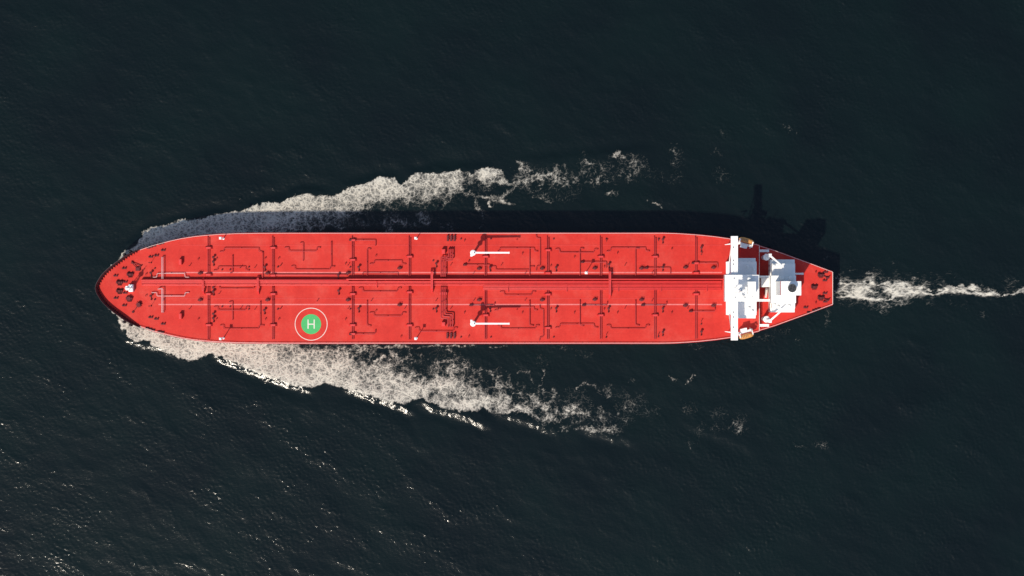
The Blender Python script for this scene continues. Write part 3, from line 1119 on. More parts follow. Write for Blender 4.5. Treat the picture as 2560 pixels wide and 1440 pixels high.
# manifold
for k in range(3):
    up = [(1103.3 + 5 * k, 690), (1103.3 + 5 * k, 642.5 + 4.2 * k), (1122.3 + 4.6 * k, 641.0 + 4.2 * k), (1122.3 + 4.6 * k, 622)]
    dn = [(1103.3 + 5 * k, 716), (1103.3 + 5 * k, 794.5 - 5 * k), (1120.5 + 5.6 * k, 795.5 - 5 * k), (1120.5 + 5.6 * k, 816)]
    for l in (up, dn):
        pipe('manifold_pipe', l, .30, 2.1, M['pipered'], True, 4.0)
for y in (733,):
    a = P(1108.3, y)
    mb = MB()
    mb.box(a.x - 1.6, a.x + 1.6, a.y - .55, a.y + .55, D + 2.0, D + 2.15)
    for sx in (-1.5, 1.5):
        for sy in (-.5, .5):
            mb.box(a.x + sx - .07, a.x + sx + .07, a.y + sy - .07, a.y + sy + .07, D, D + 2.0)
    mb.build('stepover_platform', M['red'], ship)
for x0, x1, y0, y1, h in ((449, 456, 647, 661, 2.6), (449, 456, 782.5, 796.5, 2.6), (1104.5, 1113.5, 622, 634, 2.6), (1104.5, 1113.5, 804, 814.5, 2.6)):
    a, b_ = P(x0, y0), P(x1, y1)
    mb = MB()
    mb.box(a.x, b_.x, b_.y, a.y, D, D + h, .12)
    hs_ = mb.build('deck_house', M['red'], ship)
    mb = MB()
    mb.box(a.x + .3, b_.x - .3, b_.y + .4, a.y - .4, D + h, D + h + .12, .05)
    mb.build('hatch', M['red'], hs_)


# ---- small fittings (built once, copied)
def fitting(name, fn, places, m, jit=0.0):
    proto = None
    for x, y in places:
        p = P(x, y)
        if x > STEP:
            p = P(x, y, LOW)
        if proto is None:
            mb = MB()
            fn(mb)
            proto = mb.build(name, m, ship, True)
            o = proto
        else:
            o = proto.copy()
            col.objects.link(o)
            o.parent = ship
        o.location = p


def goose(mb):
    mb.tube([(0, 0, -.02), (0, 0, 1.0), (.02, -.12, 1.2), (.05, -.4, 1.3), (.08, -.62, 1.2), (.09, -.7, .95)], .13, 8)


def mush(mb):
    mb.lathe((0, 0), [(.28, -.02), (.28, 1.5), (.6, 1.55), (.62, 1.75), (.3, 2.0)], 12)
    mb.tube([(0, -.2, .5), (0, -1.6, .5), (0, -1.6, -.02)], .15, 8)
    mb.box(-.25, .25, -1.95, -1.5, 0, 1.1, .08)


def sound(mb):
    mb.lathe((0, 0), [(.25, -.02), (.25, .5), (.36, .52), (.36, .68), (.2, .74)], 10)


def hatch(mb):
    mb.lathe((0, 0), [(.55, -.02), (.55, .9), (.68, .92), (.68, 1.05), (.3, 1.2), (.1, 1.25)], 16)
    mb.box(.6, 1.0, -.35, .3, 0, 1.4, .08)
    mb.box(-1.0, -.6, -.35, .1, 0, 1.1, .08)
    mb.tube([(-.8, .4, 0), (-.8, .4, 1.9), (.8, .4, 1.9), (.8, .4, 0)], .06, 6)


def bitts(mb):
    mb.box(-1.0, 1.0, -.4, .4, 0, .18)
    for s_ in (-.6, .6):
        mb.lathe((s_, 0), [(.27, .1), (.27, 1.0), (.36, 1.02), (.36, 1.12), (.2, 1.18)], 12)


def roller(mb):
    mb.box(-.75, .75, -.45, .45, 0, .3)
    for s_ in (-.5, 0, .5):
        mb.lathe((s_, 0), [(.2, .3), (.16, .55), (.24, .85)], 10)
    mb.box(-.75, .75, -.1, .1, .85, .95)


def winch(mb):
    mb.box(-1.3, 1.3, -.9, .9, 0, .25)
    n = 18
    for r_, x0, x1 in ((.85, -.9, -.8), (.45, -.8, .5), (.85, .5, .6), (.55, .75, 1.3)):
        vs, fs = [], []
        for xx in (x0, x1):
            for i in range(n):
                a_ = 2 * math.pi * i / n
                vs.append((xx, r_ * math.cos(a_), 1.0 + r_ * math.sin(a_)))
        for i in range(n):
            j = (i + 1) % n
            fs.append((i, j, n + j, n + i))
        fs += [tuple(range(n)), tuple(range(n, 2 * n))]
        mb.add(vs, fs)
    mb.box(-1.5, -1.0, -.6, .6, .2, 1.3, .1)
    for i in range(5):
        mb.box(-.9 + .4 * i, -.78 + .4 * i, -1.6, -.9, .05, .5)


def ppts(o, lst):
    return [(o[0] + a / 4.5, o[1] + b_ / 4.5) for a, b_ in lst]


small_p = ppts(Z1, [(655, 555), (655, 795), (1242, 385), (1242, 1060), (1445, 380), (1445, 1060), (1995, 375), (1998, 1060), (2148, 375), (2148, 1060)]) \
    + ppts(Z2, [(828, 435), (828, 1060), (1170, 345), (1170, 965), (1452, 1255), (2165, 175), (2213, 410), (2165, 985), (2213, 1255)]) \
    + ppts(Z3, [(505, 405), (1105, 320), (1105, 985), (1690, 360), (1690, 985), (2175, 315), (2175, 985), (1425, 460), (1425, 945), (2025, 470), (2025, 945)]) \
    + ppts(Z4, [(465, 315), (465, 985), (1075, 270), (1075, 985)])
fitting('gooseneck_vent', goose, small_p, M['shade_maroon'])
diag_p = ppts(Z1, [(1145, 465), (1145, 950), (1478, 780), (1718, 488), (1720, 945), (1880, 485), (1880, 955), (2165, 465), (2165, 950)]) \
    + ppts(Z2, [(98, 465), (98, 950), (510, 862), (857, 460), (857, 948), (1118, 860), (1495, 945), (1845, 860), (2010, 460), (2010, 950)]) \
    + ppts(Z3, [(868, 460), (860, 945), (555, 555), (560, 858), (1137, 555), (1137, 858)]) \
    + ppts(Z4, [(548, 462), (548, 945), (853, 862), (853, 550), (1255, 945), (1255, 465), (925, 185), (925, 1240), (340, 190), (340, 1240), (1408, 1090), (1408, 340)])
fitting('standpipe', lambda mb: mb.lathe((0, 0), [(.14, -.02), (.14, 1.9), (.22, 1.92), (.22, 2.1)], 8), diag_p, M['shade_maroon'])
big_p = ppts(Z1, [(713, 545), (713, 805), (1415, 370), (1415, 420), (1415, 710), (1415, 755), (1415, 1005), (1415, 1055), (1993, 478), (1988, 965)]) \
    + ppts(Z2, [(978, 480), (978, 945), (752, 745), (748, 570), (1850, 440), (1850, 945)]) \
    + ppts(Z3, [(745, 485), (745, 940), (1487, 485), (1487, 945), (2080, 450), (2075, 945)]) \
    + ppts(Z4, [(975, 480), (975, 945), (975, 170), (975, 1210), (1408, 262), (1408, 1205)])
fitting('mushroom_vent', mush, big_p, M['shade_maroon'])
dot_p = ppts(Z1, [(752, 497), (752, 845), (1510, 512), (1600, 512), (1510, 927), (1600, 927), (1810, 482), (1810, 955), (2138, 480), (2138, 955)]) \
    + ppts(Z2, [(65, 480), (65, 955), (880, 483), (880, 955), (1813, 410), (1813, 955), (2125, 165), (2125, 1270)]) \
    + ppts(Z3, [(752, 165), (752, 1270), (1458, 165), (1458, 1270), (2050, 165), (2050, 1270)]) \
    + ppts(Z4, [(340, 165), (340, 1270), (925, 165), (925, 1265), (1408, 310), (1408, 1122)])
fitting('sounding_cap', sound, dot_p, M['shade_maroon'])
hatch_p = ppts(Z1, [(1262, 552), (2020, 552), (1262, 852), (2020, 852)]) + ppts(Z2, [(855, 550), (855, 852), (1435, 494), (1435, 908)]) \
    + ppts(Z3, [(620, 500), (1328, 498), (1920, 495), (620, 852), (1328, 852), (1920, 848)]) + ppts(Z4, [(735, 496), (1230, 486), (1545, 488), (735, 850), (1228, 916), (1545, 916)])
fitting('tank_hatch', hatch, hatch_p, M['shade_maroon'])
fitting('mooring_bitts', bitts, [(310.5, 670), (289.5, 688.5), (376.8, 641.5), (391, 638), (408, 625), (290, 744.5), (311, 763), (376.8, 792.5), (391, 796.5), (408, 809),
                                 (313, 731.5), (313, 704), (2064, 679.5), (2062, 700.5), (2062, 732.5), (2063, 753.5), (2014, 768)], M['shade_maroon'])
fitting('fairlead', roller, [(368, 819.5), (375.5, 821.8), (383, 824.2), (398.5, 828), (406.5, 829.5), (371, 618.5), (378, 616), (386, 613.5), (399, 609), (406, 607),
                             (2021, 780), (2034, 775), (2040, 773), (2047, 770.5)], M['shade_maroon'])
fitting('mooring_winch', winch, [(299.5, 704.5), (299.5, 726), (326, 684.5), (324, 745), (2052, 686), (2052, 743), (2035.5, 715.5), (1119.5, 594.6), (1128, 594.6), (1136.2, 594.6),
                                 (1118.5, 838), (1127.5, 838), (1136.2, 838)][:7], M['shade_maroon'])


def coupling(mb):
    mb.box(-.45, .45, -1.3, 1.3, 0, .3, .05)
    for yy in (-.85, 0, .85):
        mb.lathe((0, yy), [(.3, .2), (.3, 1.1), (.48, 1.12), (.48, 1.35)], 10)


fitting('drip_tray', coupling, [(1119.5, 595.0), (1128, 595.0), (1136.2, 595.0), (1118.5, 838), (1127.5, 838), (1136.2, 838)], M['shade_maroon'])


# anchor windlasses with spoked wheels, and the chain stopper frame
def windlass(mb):
    n = 16
    mb.lathe((0, 0), [(1.0, 0), (1.0, .9), (.55, 1.0), (.55, 1.6), (.9, 1.65), (.9, 1.85)], n)
    for i in range(8):
        a_ = 2 * math.pi * i / 8
        mb.beam((.7 * math.cos(a_), .7 * math.sin(a_), .8), (1.45 * math.cos(a_), 1.45 * math.sin(a_), .8), .22, .25)


fitting('anchor_windlass', windlass, [(323.5, 745.5), (347.5, 761)], M['shade_maroon'])
mb = MB()
a, b_, c_ = P(345, 672), P(331, 656), P(354, 664)
mb.tube([a + Vector((0, 0, .6)), b_ + Vector((0, 0, .9))], .17, 8)
mb.tube([b_ + Vector((0, 0, .9)), c_ + Vector((0, 0, .6))], .17, 8)
mb.box(a.x - .9, a.x + 1.0, a.y - .8, a.y + .8, D, D + 1.2, .1)
mb.tube([a + Vector((.4, .3, 1)), c_ + Vector((0, 0, 1.2))], .3, 8)
mb.box(b_.x - .4, b_.x + .4, b_.y - .4, b_.y + .4, D, D + 1.1, .1)
mb.tube([b_ + Vector((0, 0, .4)), b_ + Vector((-.3, .9, .4))], .16, 8)
mb.build('chain_stopper', M['shade_maroon'], ship)
mb = MB()
a, b_ = P(347.5, 761), P(333, 779)
mb.tube([a + Vector((0, 0, .5)), b_ + Vector((0, 0, .3))], .14, 8)
mb.lathe((b_.x, b_.y), [(.55, D), (.55, D + .5), (.3, D + .7)], 14)
mb.build('anchor_chain', M['shade_maroon'], ship)
for x, y in ((378, 764), (378, 656)):
    a = P(x, y)
    mb = MB()
    mb.lathe((a.x, a.y), [(.35, D), (.25, D + .6), (.07, D + .7), (.06, D + 5.0)], 10)
    mb.lathe((a.x, a.y), [(.1, D + 5.0), (.28, D + 5.05), (.28, D + 5.4), (.1, D + 5.5)], 10)
    mb.build('pole_light', M['shade_maroon'], ship)
# anchor bolster knobs on the flare
for x, y in ((309, 635.5), (324.5, 627.8), (308.8, 804.2), (325, 811.8)):
    a = P(x, y, 1.0)
    mb = MB()
    mb.lathe((a.x, a.y), [(.2, D - 3.5), (.65, D - 3.0), (.7, D + .2), (.45, D + .7), (.2, D + .8)], 14)
    sg = 1 if y < CY else -1
    mb.beam((a.x, a.y, D - 1), (a.x + .3, a.y - sg * 1.8, D - 1), .5, .6)
    mb.build('mooring_bolster', M['black'], ship, True)

# ---- foremast
base = P(330.0, 719.6)
mb = MB()
mb.box(base.x - 1.0, base.x + .9, base.y - 1.65, base.y + 1.65, D, D + 3.0, .1)
fm = mb.build('foremast', M['white'], ship)
mb = MB()
mb.box(base.x - 1.9, base.x - 1.0, base.y - .9, base.y + .9, D, D + 2.4, .1)
mb.build('locker', M['white'], fm)
mb = MB()
H_F = 17.0
for sx, sy in ((-.7, -.8), (-.7, .8), (.7, 0)):
    mb.tube([(base.x + sx, base.y + sy, D + 2.9), (base.x + sx * .35, base.y + sy * .35, D + H_F * .72)], .15, 8, .1)
mb.tube([(base.x, base.y, D + 2.9), (base.x, base.y, D + H_F)], .28, 10, .09)
for z in (5, 7, 9, 11):
    k = 1 - .65 * (z - 2.9) / (H_F * .72 - 2.9)
    q = [Vector((base.x + sx * k, base.y + sy * k, D + z)) for sx, sy in ((-.7, -.8), (-.7, .8), (.7, 0))]
    for i in range(3):
        mb.tube([q[i], q[(i + 1) % 3]], .06, 6)
mb.build('mast_tower', M['white'], fm)
mb = MB()
mb.lathe((base.x, base.y), [(.3, D + 10.6), (1.05, D + 10.7), (1.05, D + 10.85)], 14)
for i in range(8):
    a_ = 2 * math.pi * i / 8
    mb.tube([(base.x + math.cos(a_), base.y + math.sin(a_), D + 10.8), (base.x + math.cos(a_), base.y + math.sin(a_), D + 11.8)], .05, 6)
mb.box(base.x - .4, base.x + .4, base.y - .9, base.y + .9, D + 12.6, D + 12.8)
mb.lathe((base.x, base.y), [(.3, D + 14.4), (.34, D + 15.0), (.1, D + 15.1)], 10)
mb.build('mast_platform', M['white'], fm)

# ---- deck light posts
for x, y in ((551, 594.4), (551, 846), (1039, 594.4), (1039, 845.6), (1466, 681)):
    a = P(x, y, 9.5)
    mb = MB()
    mb.tube([(a.x, a.y, D - .02), (a.x, a.y, D + 9.3)], .22, 10, .14)
    mb.lathe((a.x, a.y), [(.5, D), (.5, D + .3), (.25, D + .4)], 12)
    lp = mb.build('light_post', M['white'], ship, True)
    mb = MB()
    mb.box(a.x - .6, a.x + .6, a.y - .6, a.y + .6, D + 9.2, D + 9.35)
    mb.box(a.x - .55, a.x + .45, a.y - .5, a.y + .5, D + 9.45, D + 10.0, .12)
    for sx, sy in ((-.58, -.58), (.58, -.58), (.58, .58), (-.58, .58)):
        mb.tube([(a.x + sx, a.y + sy, D + 9.3), (a.x + sx, a.y + sy, D + 10.2)], .04, 6)
    mb.build('floodlight', M['white'], lp)


# ---- cranes
def hose_crane(x, y, side):
    h = 13.2
    a = P(x, y, h)
    mb = MB()
    mb.lathe((a.x, a.y), [(.75, D - .02), (.75, D + .25), (.55, D + .4), (.5, D + h * .6), (.62, D + h * .62), (.62, D + h - 1.6)], 18)
    cr = mb.build('hose_crane', M['white'], ship, True)
    mb = MB()
    mb.lathe((a.x, a.y), [(.8, D + h * .55), (1.05, D + h * .57), (1.05, D + h * .6), (.7, D + h * .61)], 16)
    mb.build('crane_platform', M['white'], cr)
    mb = MB()
    mb.lathe((a.x, a.y), [(1.0, D + h - 1.7), (1.28, D + h - 1.5), (1.28, D + h - .1), (1.0, D + h + .15), (.5, D + h + .2)], 24)
    mb.box(a.x - 1.2, a.x - .2, a.y - side * 1.25 - .4, a.y - side * 1.25 + .5, D + h - 1.4, D + h + .1, .1)
    mb.build('slewing_housing', M['white'], cr, True)
    mb = MB()
    mb.box(a.x + .45, a.x + .75, a.y - .25, a.y + .3, D + h + .15, D + h + .5)
    mb.build('cab_window', M['dark'], cr)
    mb = MB()
    e = P(x + 90.5, y, h)
    yo = -side * .0
    mb.beam((a.x + .9, a.y + yo, D + h - .5), (e.x, e.y + yo, D + h - .2), .78, .9, .70, .55)
    mb.beam((a.x + 1.0, a.y + yo, D + h - 1.2), (a.x + 5.0, a.y + yo, D + h - .75), .3, .3)
    mb.box(e.x - .2, e.x + .15, e.y - .45, e.y + .45, D + h - .65, D + h + .15, .05)
    bo = mb.build('boom', M['white'], cr)
    mb = MB()
    mb.tube([(e.x - .4, e.y, D + h - .5), (e.x - .4, e.y, D + h - 2.2)], .05, 6)
    mb.lathe((e.x - .4, e.y), [(.08, D + h - 3.0), (.25, D + h - 2.7), (.22, D + h - 2.2)], 10)
    mb.build('hook', M['dark'], bo)


hose_crane(1182.5, 631.0, 1)
hose_crane(1182.5, 808.4, -1)


def stores_crane(y, sg):
    h = 7.5
    a = P(1916.7, y, h)
    zb = D + LOW
    mb = MB()
    mb.lathe((a.x, a.y), [(1.0, zb - .02), (1.0, zb + .3), (.8, zb + .5), (.75, D + h - 1.5)], 18)
    cr = mb.build('stores_crane', M['white'], ship, True)
    mb = MB()
    mb.lathe((a.x, a.y), [(.9, D + h - 1.6), (1.45, D + h - 1.4), (1.45, D + h - .2), (1.1, D + h)], 22)
    mb.build('slewing_housing', M['white'], cr, True)
    k = P(1924, 719.6 - sg * 82.0, h + 1.5)
    e = P(1961, 719.6 - sg * 50.5, h + 2.5)
    mb = MB()
    mb.beam((k.x - 1.2, k.y, D + h - .4), (k.x, k.y, D + h + 1.9), 1.5, 1.5, 1.1, 1.0)
    mb.beam(k, e, .9, .95, .5, .5)
    mb.box(k.x - .5, k.x + .9, k.y - .8, k.y + .8, D + h + 1.2, D + h + 2.2, .1)
    mb.build('boom', M['white'], cr)


stores_crane(642.3, 1)
stores_crane(797.4, -1)


# ---- superstructure
def wx(x, h):
    return (x - CX) * S * (HC - h) / HC


def wy(y, h):
    return (CY - y) * S * (HC - h) / HC


sup = MB()
xa0, xa1 = wx(1827, 0), wx(1889, 10)
sup.box(xa0, xa1, wy(795, 10), wy(644.5, 10), D, D + 10, .04)
acc = sup.build('accommodation_block', M['white'], ship)
mb = MB()
xb0, xb1 = wx(1814.4, 0), wx(1891.5, 13)
yb0, yb1 = wy(787, 13), wy(653, 13)
mb.box(xb0, xb1, yb0, yb1, D, D + 13, .04)
mid = mb.build('deckhouse_tier', M['white'], acc)
mb = MB()
xc0, xc1 = wx(1811.8, 0), wx(1897.6, 26.5)
yc0, yc1 = wy(753, 26.5), wy(686.2, 26.5)
mb.box(xc0, xc1, yc0, yc1, D, D + 26.5, .05)
tow = mb.build('bridge_tower', M['white'], acc)
mb = MB()
mb.box(wx(1812, 26.5), xc0 - .003, yc0 + .02, yc1 - .02, D + 22.4, D + 26.5, .05)
mb.build('wheelhouse_front', M['white'], tow)
mb = MB()
xw0, xw1 = wx(1827.4, 24.5), wx(1845, 24.5)
mb.box(xw0 + .05, xw1, wy(850, 24.5), yc0 - .003, D + 22.6, D + 24.5, .08)
mb.box(xw0 + .05, xw1, yc1 + .003, wy(589.4, 24.5), D + 22.6, D + 24.5, .08)
for yy in (wy(835, 24.5), wy(605, 24.5)):
    sg = 1 if yy > 0 else -1
    for xs_ in (xw0 + .5, xw1 - .5):
        mb.beam((xs_, yy, D + 22.7), (xs_, yb1 - .3 if sg > 0 else yb0 + .3, D + 12.9), .35, .35)
wing = mb.build('bridge_wing', M['white'], acc)
mb = MB()
for q in (617.5, 650.5, 660, 780, 792, 817.5):
    yy = wy(q, 24.5)
    mb.box(xw0 + .95, xw0 + 1.2, yy - .3, yy + .3, D + 24.5, D + 24.75)
mb.build('wing_repeater', M['dark'], wing)
# window rows, forward faces
for z in (3.0, 6.0, 9.0, 11.6):
    mb = MB()
    for s_ in (-1, 1):
        y = yc1 + 1.0 if s_ > 0 else yc0 - 1.0
        lim = yb1 if s_ > 0 else -yb0
        while abs(y) < lim - .9:
            mb.box(xb0 - .06, xb0 + .02, y - .45, y + .45, D + z - .5, D + z + .5)
            y += s_ * 1.9
    mb.build('window_band', M['glass'], mid)
    for s_ in (-1, 1):
        mb = MB()
        ya = yc1 + .01 if s_ > 0 else yc0 - .01
        yb_ = yb1 if s_ > 0 else yb0
        mb.box(xb0 - .25, xb0 - .003, ya, yb_, D + z + .8, D + z + .95)
        mb.build('deck_ledge', M['white'], mid)
for z in (3.0, 6.0, 9.0, 12.0, 15.0, 18.0, 21.0):
    mb = MB()
    y = yc0 + 1.0
    while y < yc1 - .5:
        mb.box(xc0 - .06, xc0 + .02, y - .4, y + .4, D + z - .45, D + z + .45)
        y += 1.7
    mb.build('window_band', M['glass'], tow)
mb = MB()
xwf = wx(1812, 26.5)
mb.box(xwf - .05, xwf + .02, yc0 + .3, yc1 - .3, D + 23.9, D + 25.3)
mb.build('bridge_window', M['glass'], tow)
mb = MB()
for (x0, x1, y0, y1) in ((xc0 + .1, xc1 - .1, yc0 + .1, yc0 + .16), (xc0 + .1, xc1 - .1, yc1 - .16, yc1 - .1), (xc0 + .1, xc0 + .16, yc0 + .16, yc1 - .16), (xc1 - .16, xc1 - .1, yc0 + .16, yc1 - .16)):
    mb.box(x0, x1, y0, y1, D + 27.4, D + 27.48)
    for f in np.linspace(0, 1, 9):
        xx, yy = x0 + (x1 - x0) * f, y0 + (y1 - y0) * f
        mb.box(xx - .04, xx + .04, yy - .04, yy + .04, D + 26.5, D + 27.4)
mb.build('roof_rail', M['white'], tow)
# windows along the sides and rails round the tiers
for sg in (-1, 1):
    for z in (3.0, 6.0, 9.0, 11.6, 15.0, 18.0, 21.0, 24.3):
        low_ = z < 12
        mb = MB()
        yy = (yb1 if sg > 0 else yb0) if low_ else (yc1 if sg > 0 else yc0)
        x0, x1 = (xb0, xb1) if low_ else (xc0, xc1)
        x = x0 + 1.2
        while x < x1 - .8:
            if not (low_ and z < 10.5 and x > xa0 - .5):
                mb.box(x - .35, x + .35, yy - .05, yy + .05, D + z - .4, D + z + .4)
            x += 1.8
        mb.build('window_band', M['glass'], mid if low_ else tow)
    mb = MB()
    yy = (yb1 - .15) if sg > 0 else (yb0 + .15)
    mb.box(xb0 + .2, xb1 - .2, yy - .03, yy + .03, D + 13.95, D + 14.0)
    for x in np.linspace(xb0 + .2, xb1 - .2, 8):
        mb.box(x - .03, x + .03, yy - .03, yy + .03, D + 13, D + 13.95)
    mb.build('roof_rail', M['white'], mid)
for x, y in ((1872, 770), (1880, 778), (1868, 665), (1884, 672)):
    a = P(x, y, 13.5)
    mb = MB()
    mb.lathe((a.x, a.y), [(.35, D + 12.95), (.35, D + 13.7), (.6, D + 13.75), (.55, D + 14.1), (.2, D + 14.25)], 12)
    mb.build('roof_vent', M['white'], mid, True)
# top house and radar mast
mb = MB()
mb.box(wx(1869.5, 31), wx(1890, 31), wy(735, 31), wy(703, 31), D + 26.5, D + 31, .08)
mb.build('top_house', M['white'], tow)
mx_, my_ = wx(1846, 30), wy(728, 30)
mb = MB()
for sx, sy in ((-1.2, -1.5), (-1.2, 1.5), (1.4, 0)):
    mb.tube([(mx_ + sx, my_ + sy, D + 26.4), (mx_ + sx * .25, my_ + sy * .25, D + 38)], .28, 8, .15)
mb.tube([(mx_, my_, D + 26.4), (mx_, my_, D + 45)], .45, 10, .14)
mb.box(mx_ - 1.5, mx_ + 1.5, my_ - 2.2, my_ + 2.2, D + 31.5, D + 31.7)
mb.box(mx_ - 1.0, mx_ + 1.0, my_ - 3.0, my_ + 3.0, D + 35.0, D + 35.15)
for k in range(7):
    yy = my_ - 2.1 + .7 * k
    mb.tube([(mx_ - 1.4, yy, D + 31.7), (mx_ - 1.4, yy, D + 32.7)], .05, 6)
    mb.tube([(mx_ + 1.4, yy, D + 31.7), (mx_ + 1.4, yy, D + 32.7)], .05, 6)
mast = mb.build('radar_mast', M['white'], tow)
for z, ln, aa in ((33.2, 4.2, 25), (36.2, 3.0, -35)):
    mb = MB()
    ca, sa = math.cos(R(aa)), math.sin(R(aa))
    mb.beam((mx_ + .9 - ca * ln / 2, my_ - sa * ln / 2, D + z), (mx_ + .9 + ca * ln / 2, my_ + sa * ln / 2, D + z), .35, .3)
    mb.lathe((mx_ + .9, my_), [(.3, D + z - 1.5), (.3, D + z - .3), (.2, D + z)], 10)
    mb.build('radar_scanner', M['white'], mast)
for x, y, hh in ((1838, 745, 5), (1862, 745, 6), (1880, 742, 4), (1835, 697, 5), (1858, 694, 3)):
    a = P(x, y, 28)
    mb = MB()
    mb.lathe((a.x, a.y), [(.35, D + 26.45), (.35, D + 27.2), (.06, D + 27.3), (.04, D + 26.5 + hh)], 8)
    mb.build('aerial', M['white'], tow)
for x, y in ((1856, 740), (1873, 696)):
    a = P(x, y, 28)
    mb = MB()
    mb.lathe((a.x, a.y), [(.3, D + 26.45), (.3, D + 27.3), (.7, D + 27.6), (.85, D + 28.1), (.7, D + 28.7), (.3, D + 29)], 14)
    mb.build('satellite_dome', M['white'], tow, True)
# outrigger arms by the bridge front
for y0, y1 in ((608.8, 611.0), (830.4, 828.0)):
    mb = MB()
    hA = 9.0
    a, b_ = P(1812, y1, hA), P(1829, y0, hA)
    mb.beam(a, b_, .22, .3, .6, .5)
    mb.tube([P(1826, y0, hA), Vector((P(1826, y0, hA).x, P(1826, y0, hA).y, D - .02))], .16, 8)
    mb.build('provision_boom', M['white'], ship)

# aft rails and gangways
def bar(name, x0, x1, y0, y1, h, th=.25, rails=True):
    a, b_ = P(x0, y0, h), P(x1, y1, h)
    mb = MB()
    mb.box(a.x, b_.x, b_.y, a.y, D + h - th, D + h)
    for yy in (a.y, b_.y):
        mb.box(a.x, b_.x, yy - .04, yy + .04, D + h + .9, D + h + .97)
        for f in np.linspace(.02, .98, 5):
            xx = a.x + (b_.x - a.x) * f
            mb.box(xx - .03, xx + .03, yy - .03, yy + .03, D + h, D + h + .9)
    return mb


bar('gangway', 1893, 1925, 688.6, 693.2, 9.2).build('gangway', M['white'], ship)
bar('gangway', 1893, 1925, 747.2, 752.8, 9.2).build('gangway', M['white'], ship)
for (x0, x1, y0, y1, h) in ((1898.5, 1922.5, 623.4, 629.2, 0.6), (1898.5, 1922.5, 809.6, 815.6, 0.6), (1986, 2009, 681.6, 685.6, 2.0)):
    mb = bar('aft_platform', x0, x1, y0, y1, h)
    a, b_ = P(x1 - 1.5, y0, h), P(x1 - 1.5, y1, h)
    for q in (a, b_):
        mb.box(q.x - .1, q.x + .1, q.y - .1, q.y + .1, D + LOW, D + h - .25)
    mb.build('aft_platform', M['white'], ship)

# engine casing and funnel
mb = MB()
xe0, xe1 = wx(1920.5, LOW), wx(1986.7, 3.0)
ye0, ye1 = wy(780, 3), wy(648, 3)
mb.box(xe0, xe1, ye0, ye1, D + LOW, D + 3.0, .05)
eng = mb.build('engine_casing', M['white'], ship)
mb = MB()
xt0, xt1 = xe0 + .35, xe1 - .25
yt0, yt1 = wy(770, 6.3), wy(658, 6.3)
mb.box(xt0, xt1, yt0, yt1, D + 3.01, D + 6.3, .05)
tier = mb.build('casing_tier', M['white'], eng)
for z in (-1.2, 1.6):
    mb = MB()
    y = ye0 + 1.2
    while y < ye1 - .6:
        if abs(y - .1) > 7:
            mb.box(xe0 - .06, xe0 + .02, y - .4, y + .4, D + z - .4, D + z + .4)
        y += 2.2
    mb.build('window_band', M['glass'], eng)
HF = 11.6
mb = MB()
xf0, xf1 = wx(1928.0, HF), wx(1990, HF)
mb.box(xf0, xf1, wy(756.8, HF), wy(688, HF), D + 6.31, D + HF, .05)
mb.box(xe1 + .003, xf1, wy(756.8, HF), wy(688, HF), D + LOW, D + 6.3)
up_ = mb.build('upper_casing', M['white'], eng)
mb = MB()
mb.box(wx(1903, 3), xe0 - .003, wy(717, 3), wy(694, 3), D + LOW, D + 3.5, .05)
mb.build('link_house', M['white'], eng)
for x, y, r_ in ((1955, 694.6, 5.0), (1976.7, 694.6, 5.3)):
    a = P(x, y, HF + 1)
    mb = MB()
    mb.lathe((a.x, a.y), [(r_ * S * .8, D + HF - .05), (r_ * S * .8, D + HF + .5), (r_ * S, D + HF + .55), (r_ * S, D + HF + .9), (r_ * S * .5, D + HF + 1.2)], 18)
    mb.build('roof_vent', M['white'], up_, True)
HG = 31.0
mb = MB()
xg0, xg1 = wx(1953, HG), wx(2003.3, HG)
yg0, yg1 = wy(737.6, HG), wy(702.2, HG)
mb.box(xg0, xg1, yg0, yg1, D + HF + .01, D + HG, .06)
fun = mb.build('funnel', M['white'], eng)
for z in (HG - 3.2, HG - 1.6):
    mb = MB()
    x0, x1, y0, y1 = xg0 - .02, xg1 + .02, yg0 - .02, yg1 + .02
    for (a0, a1, b0, b1) in ((x0, x1, y0, y0 + .015), (x0, x1, y1 - .015, y1), (x0, x0 + .015, y0 + .016, y1 - .016), (x1 - .015, x1, y0 + .016, y1 - .016)):
        mb.box(a0, a1, b0, b1, D + z, D + z + .8)
    mb.build('red_band', M['red'], fun)
HS = HG + 2.6
a = P(1980.6, 719.5, HS)
mb = MB()
n = 28
rr = 10.4 * S * (HC - HS) / HC
mb.lathe((a.x, a.y), [(rr, D + HG - .05), (rr, D + HS)], n)
mb.build('exhaust_stack', M['white'], fun, True)
mb = MB()
mb.lathe((a.x, a.y), [(rr * 1.02, D + HS - .3), (rr * 1.02, D + HS + .3), (rr * .9, D + HS + .3), (rr * .88, D + HS + .02)], n)
for q in range(4):
    aa = math.pi / 2 * q + .5
    mb.lathe((a.x + rr * .45 * math.cos(aa), a.y + rr * .45 * math.sin(aa)), [(.35, D + HS), (.35, D + HS + .4), (.28, D + HS + .4), (.26, D + HS + .1)], 12)
mb.build('stack_cap', M['dark'], fun, True)
# stair between the houses
mb = MB()
a, b_ = P(1914.5, 720, 0), P(1919.5, 744, 0)
for i in range(10):
    f = i / 10
    yy = a.y + (b_.y - a.y) * f
    mb.box(a.x, b_.x, yy - .28, yy, D + LOW, D + LOW + 4.2 * (1 - f) + .3)
mb.build('stair', M['white'], ship)
# vents on the casing roof
for x, y in ((1935, 762), (1945, 767), (1972, 765), (1934, 664), (1950, 663)):
    a = P(x, y, 7)
    mb = MB()
    mb.lathe((a.x, a.y), [(.4, D + 6.25), (.4, D + 7.0), (.7, D + 7.05), (.65, D + 7.4), (.3, D + 7.6)], 12)
    mb.build('roof_vent', M['white'], eng, True)
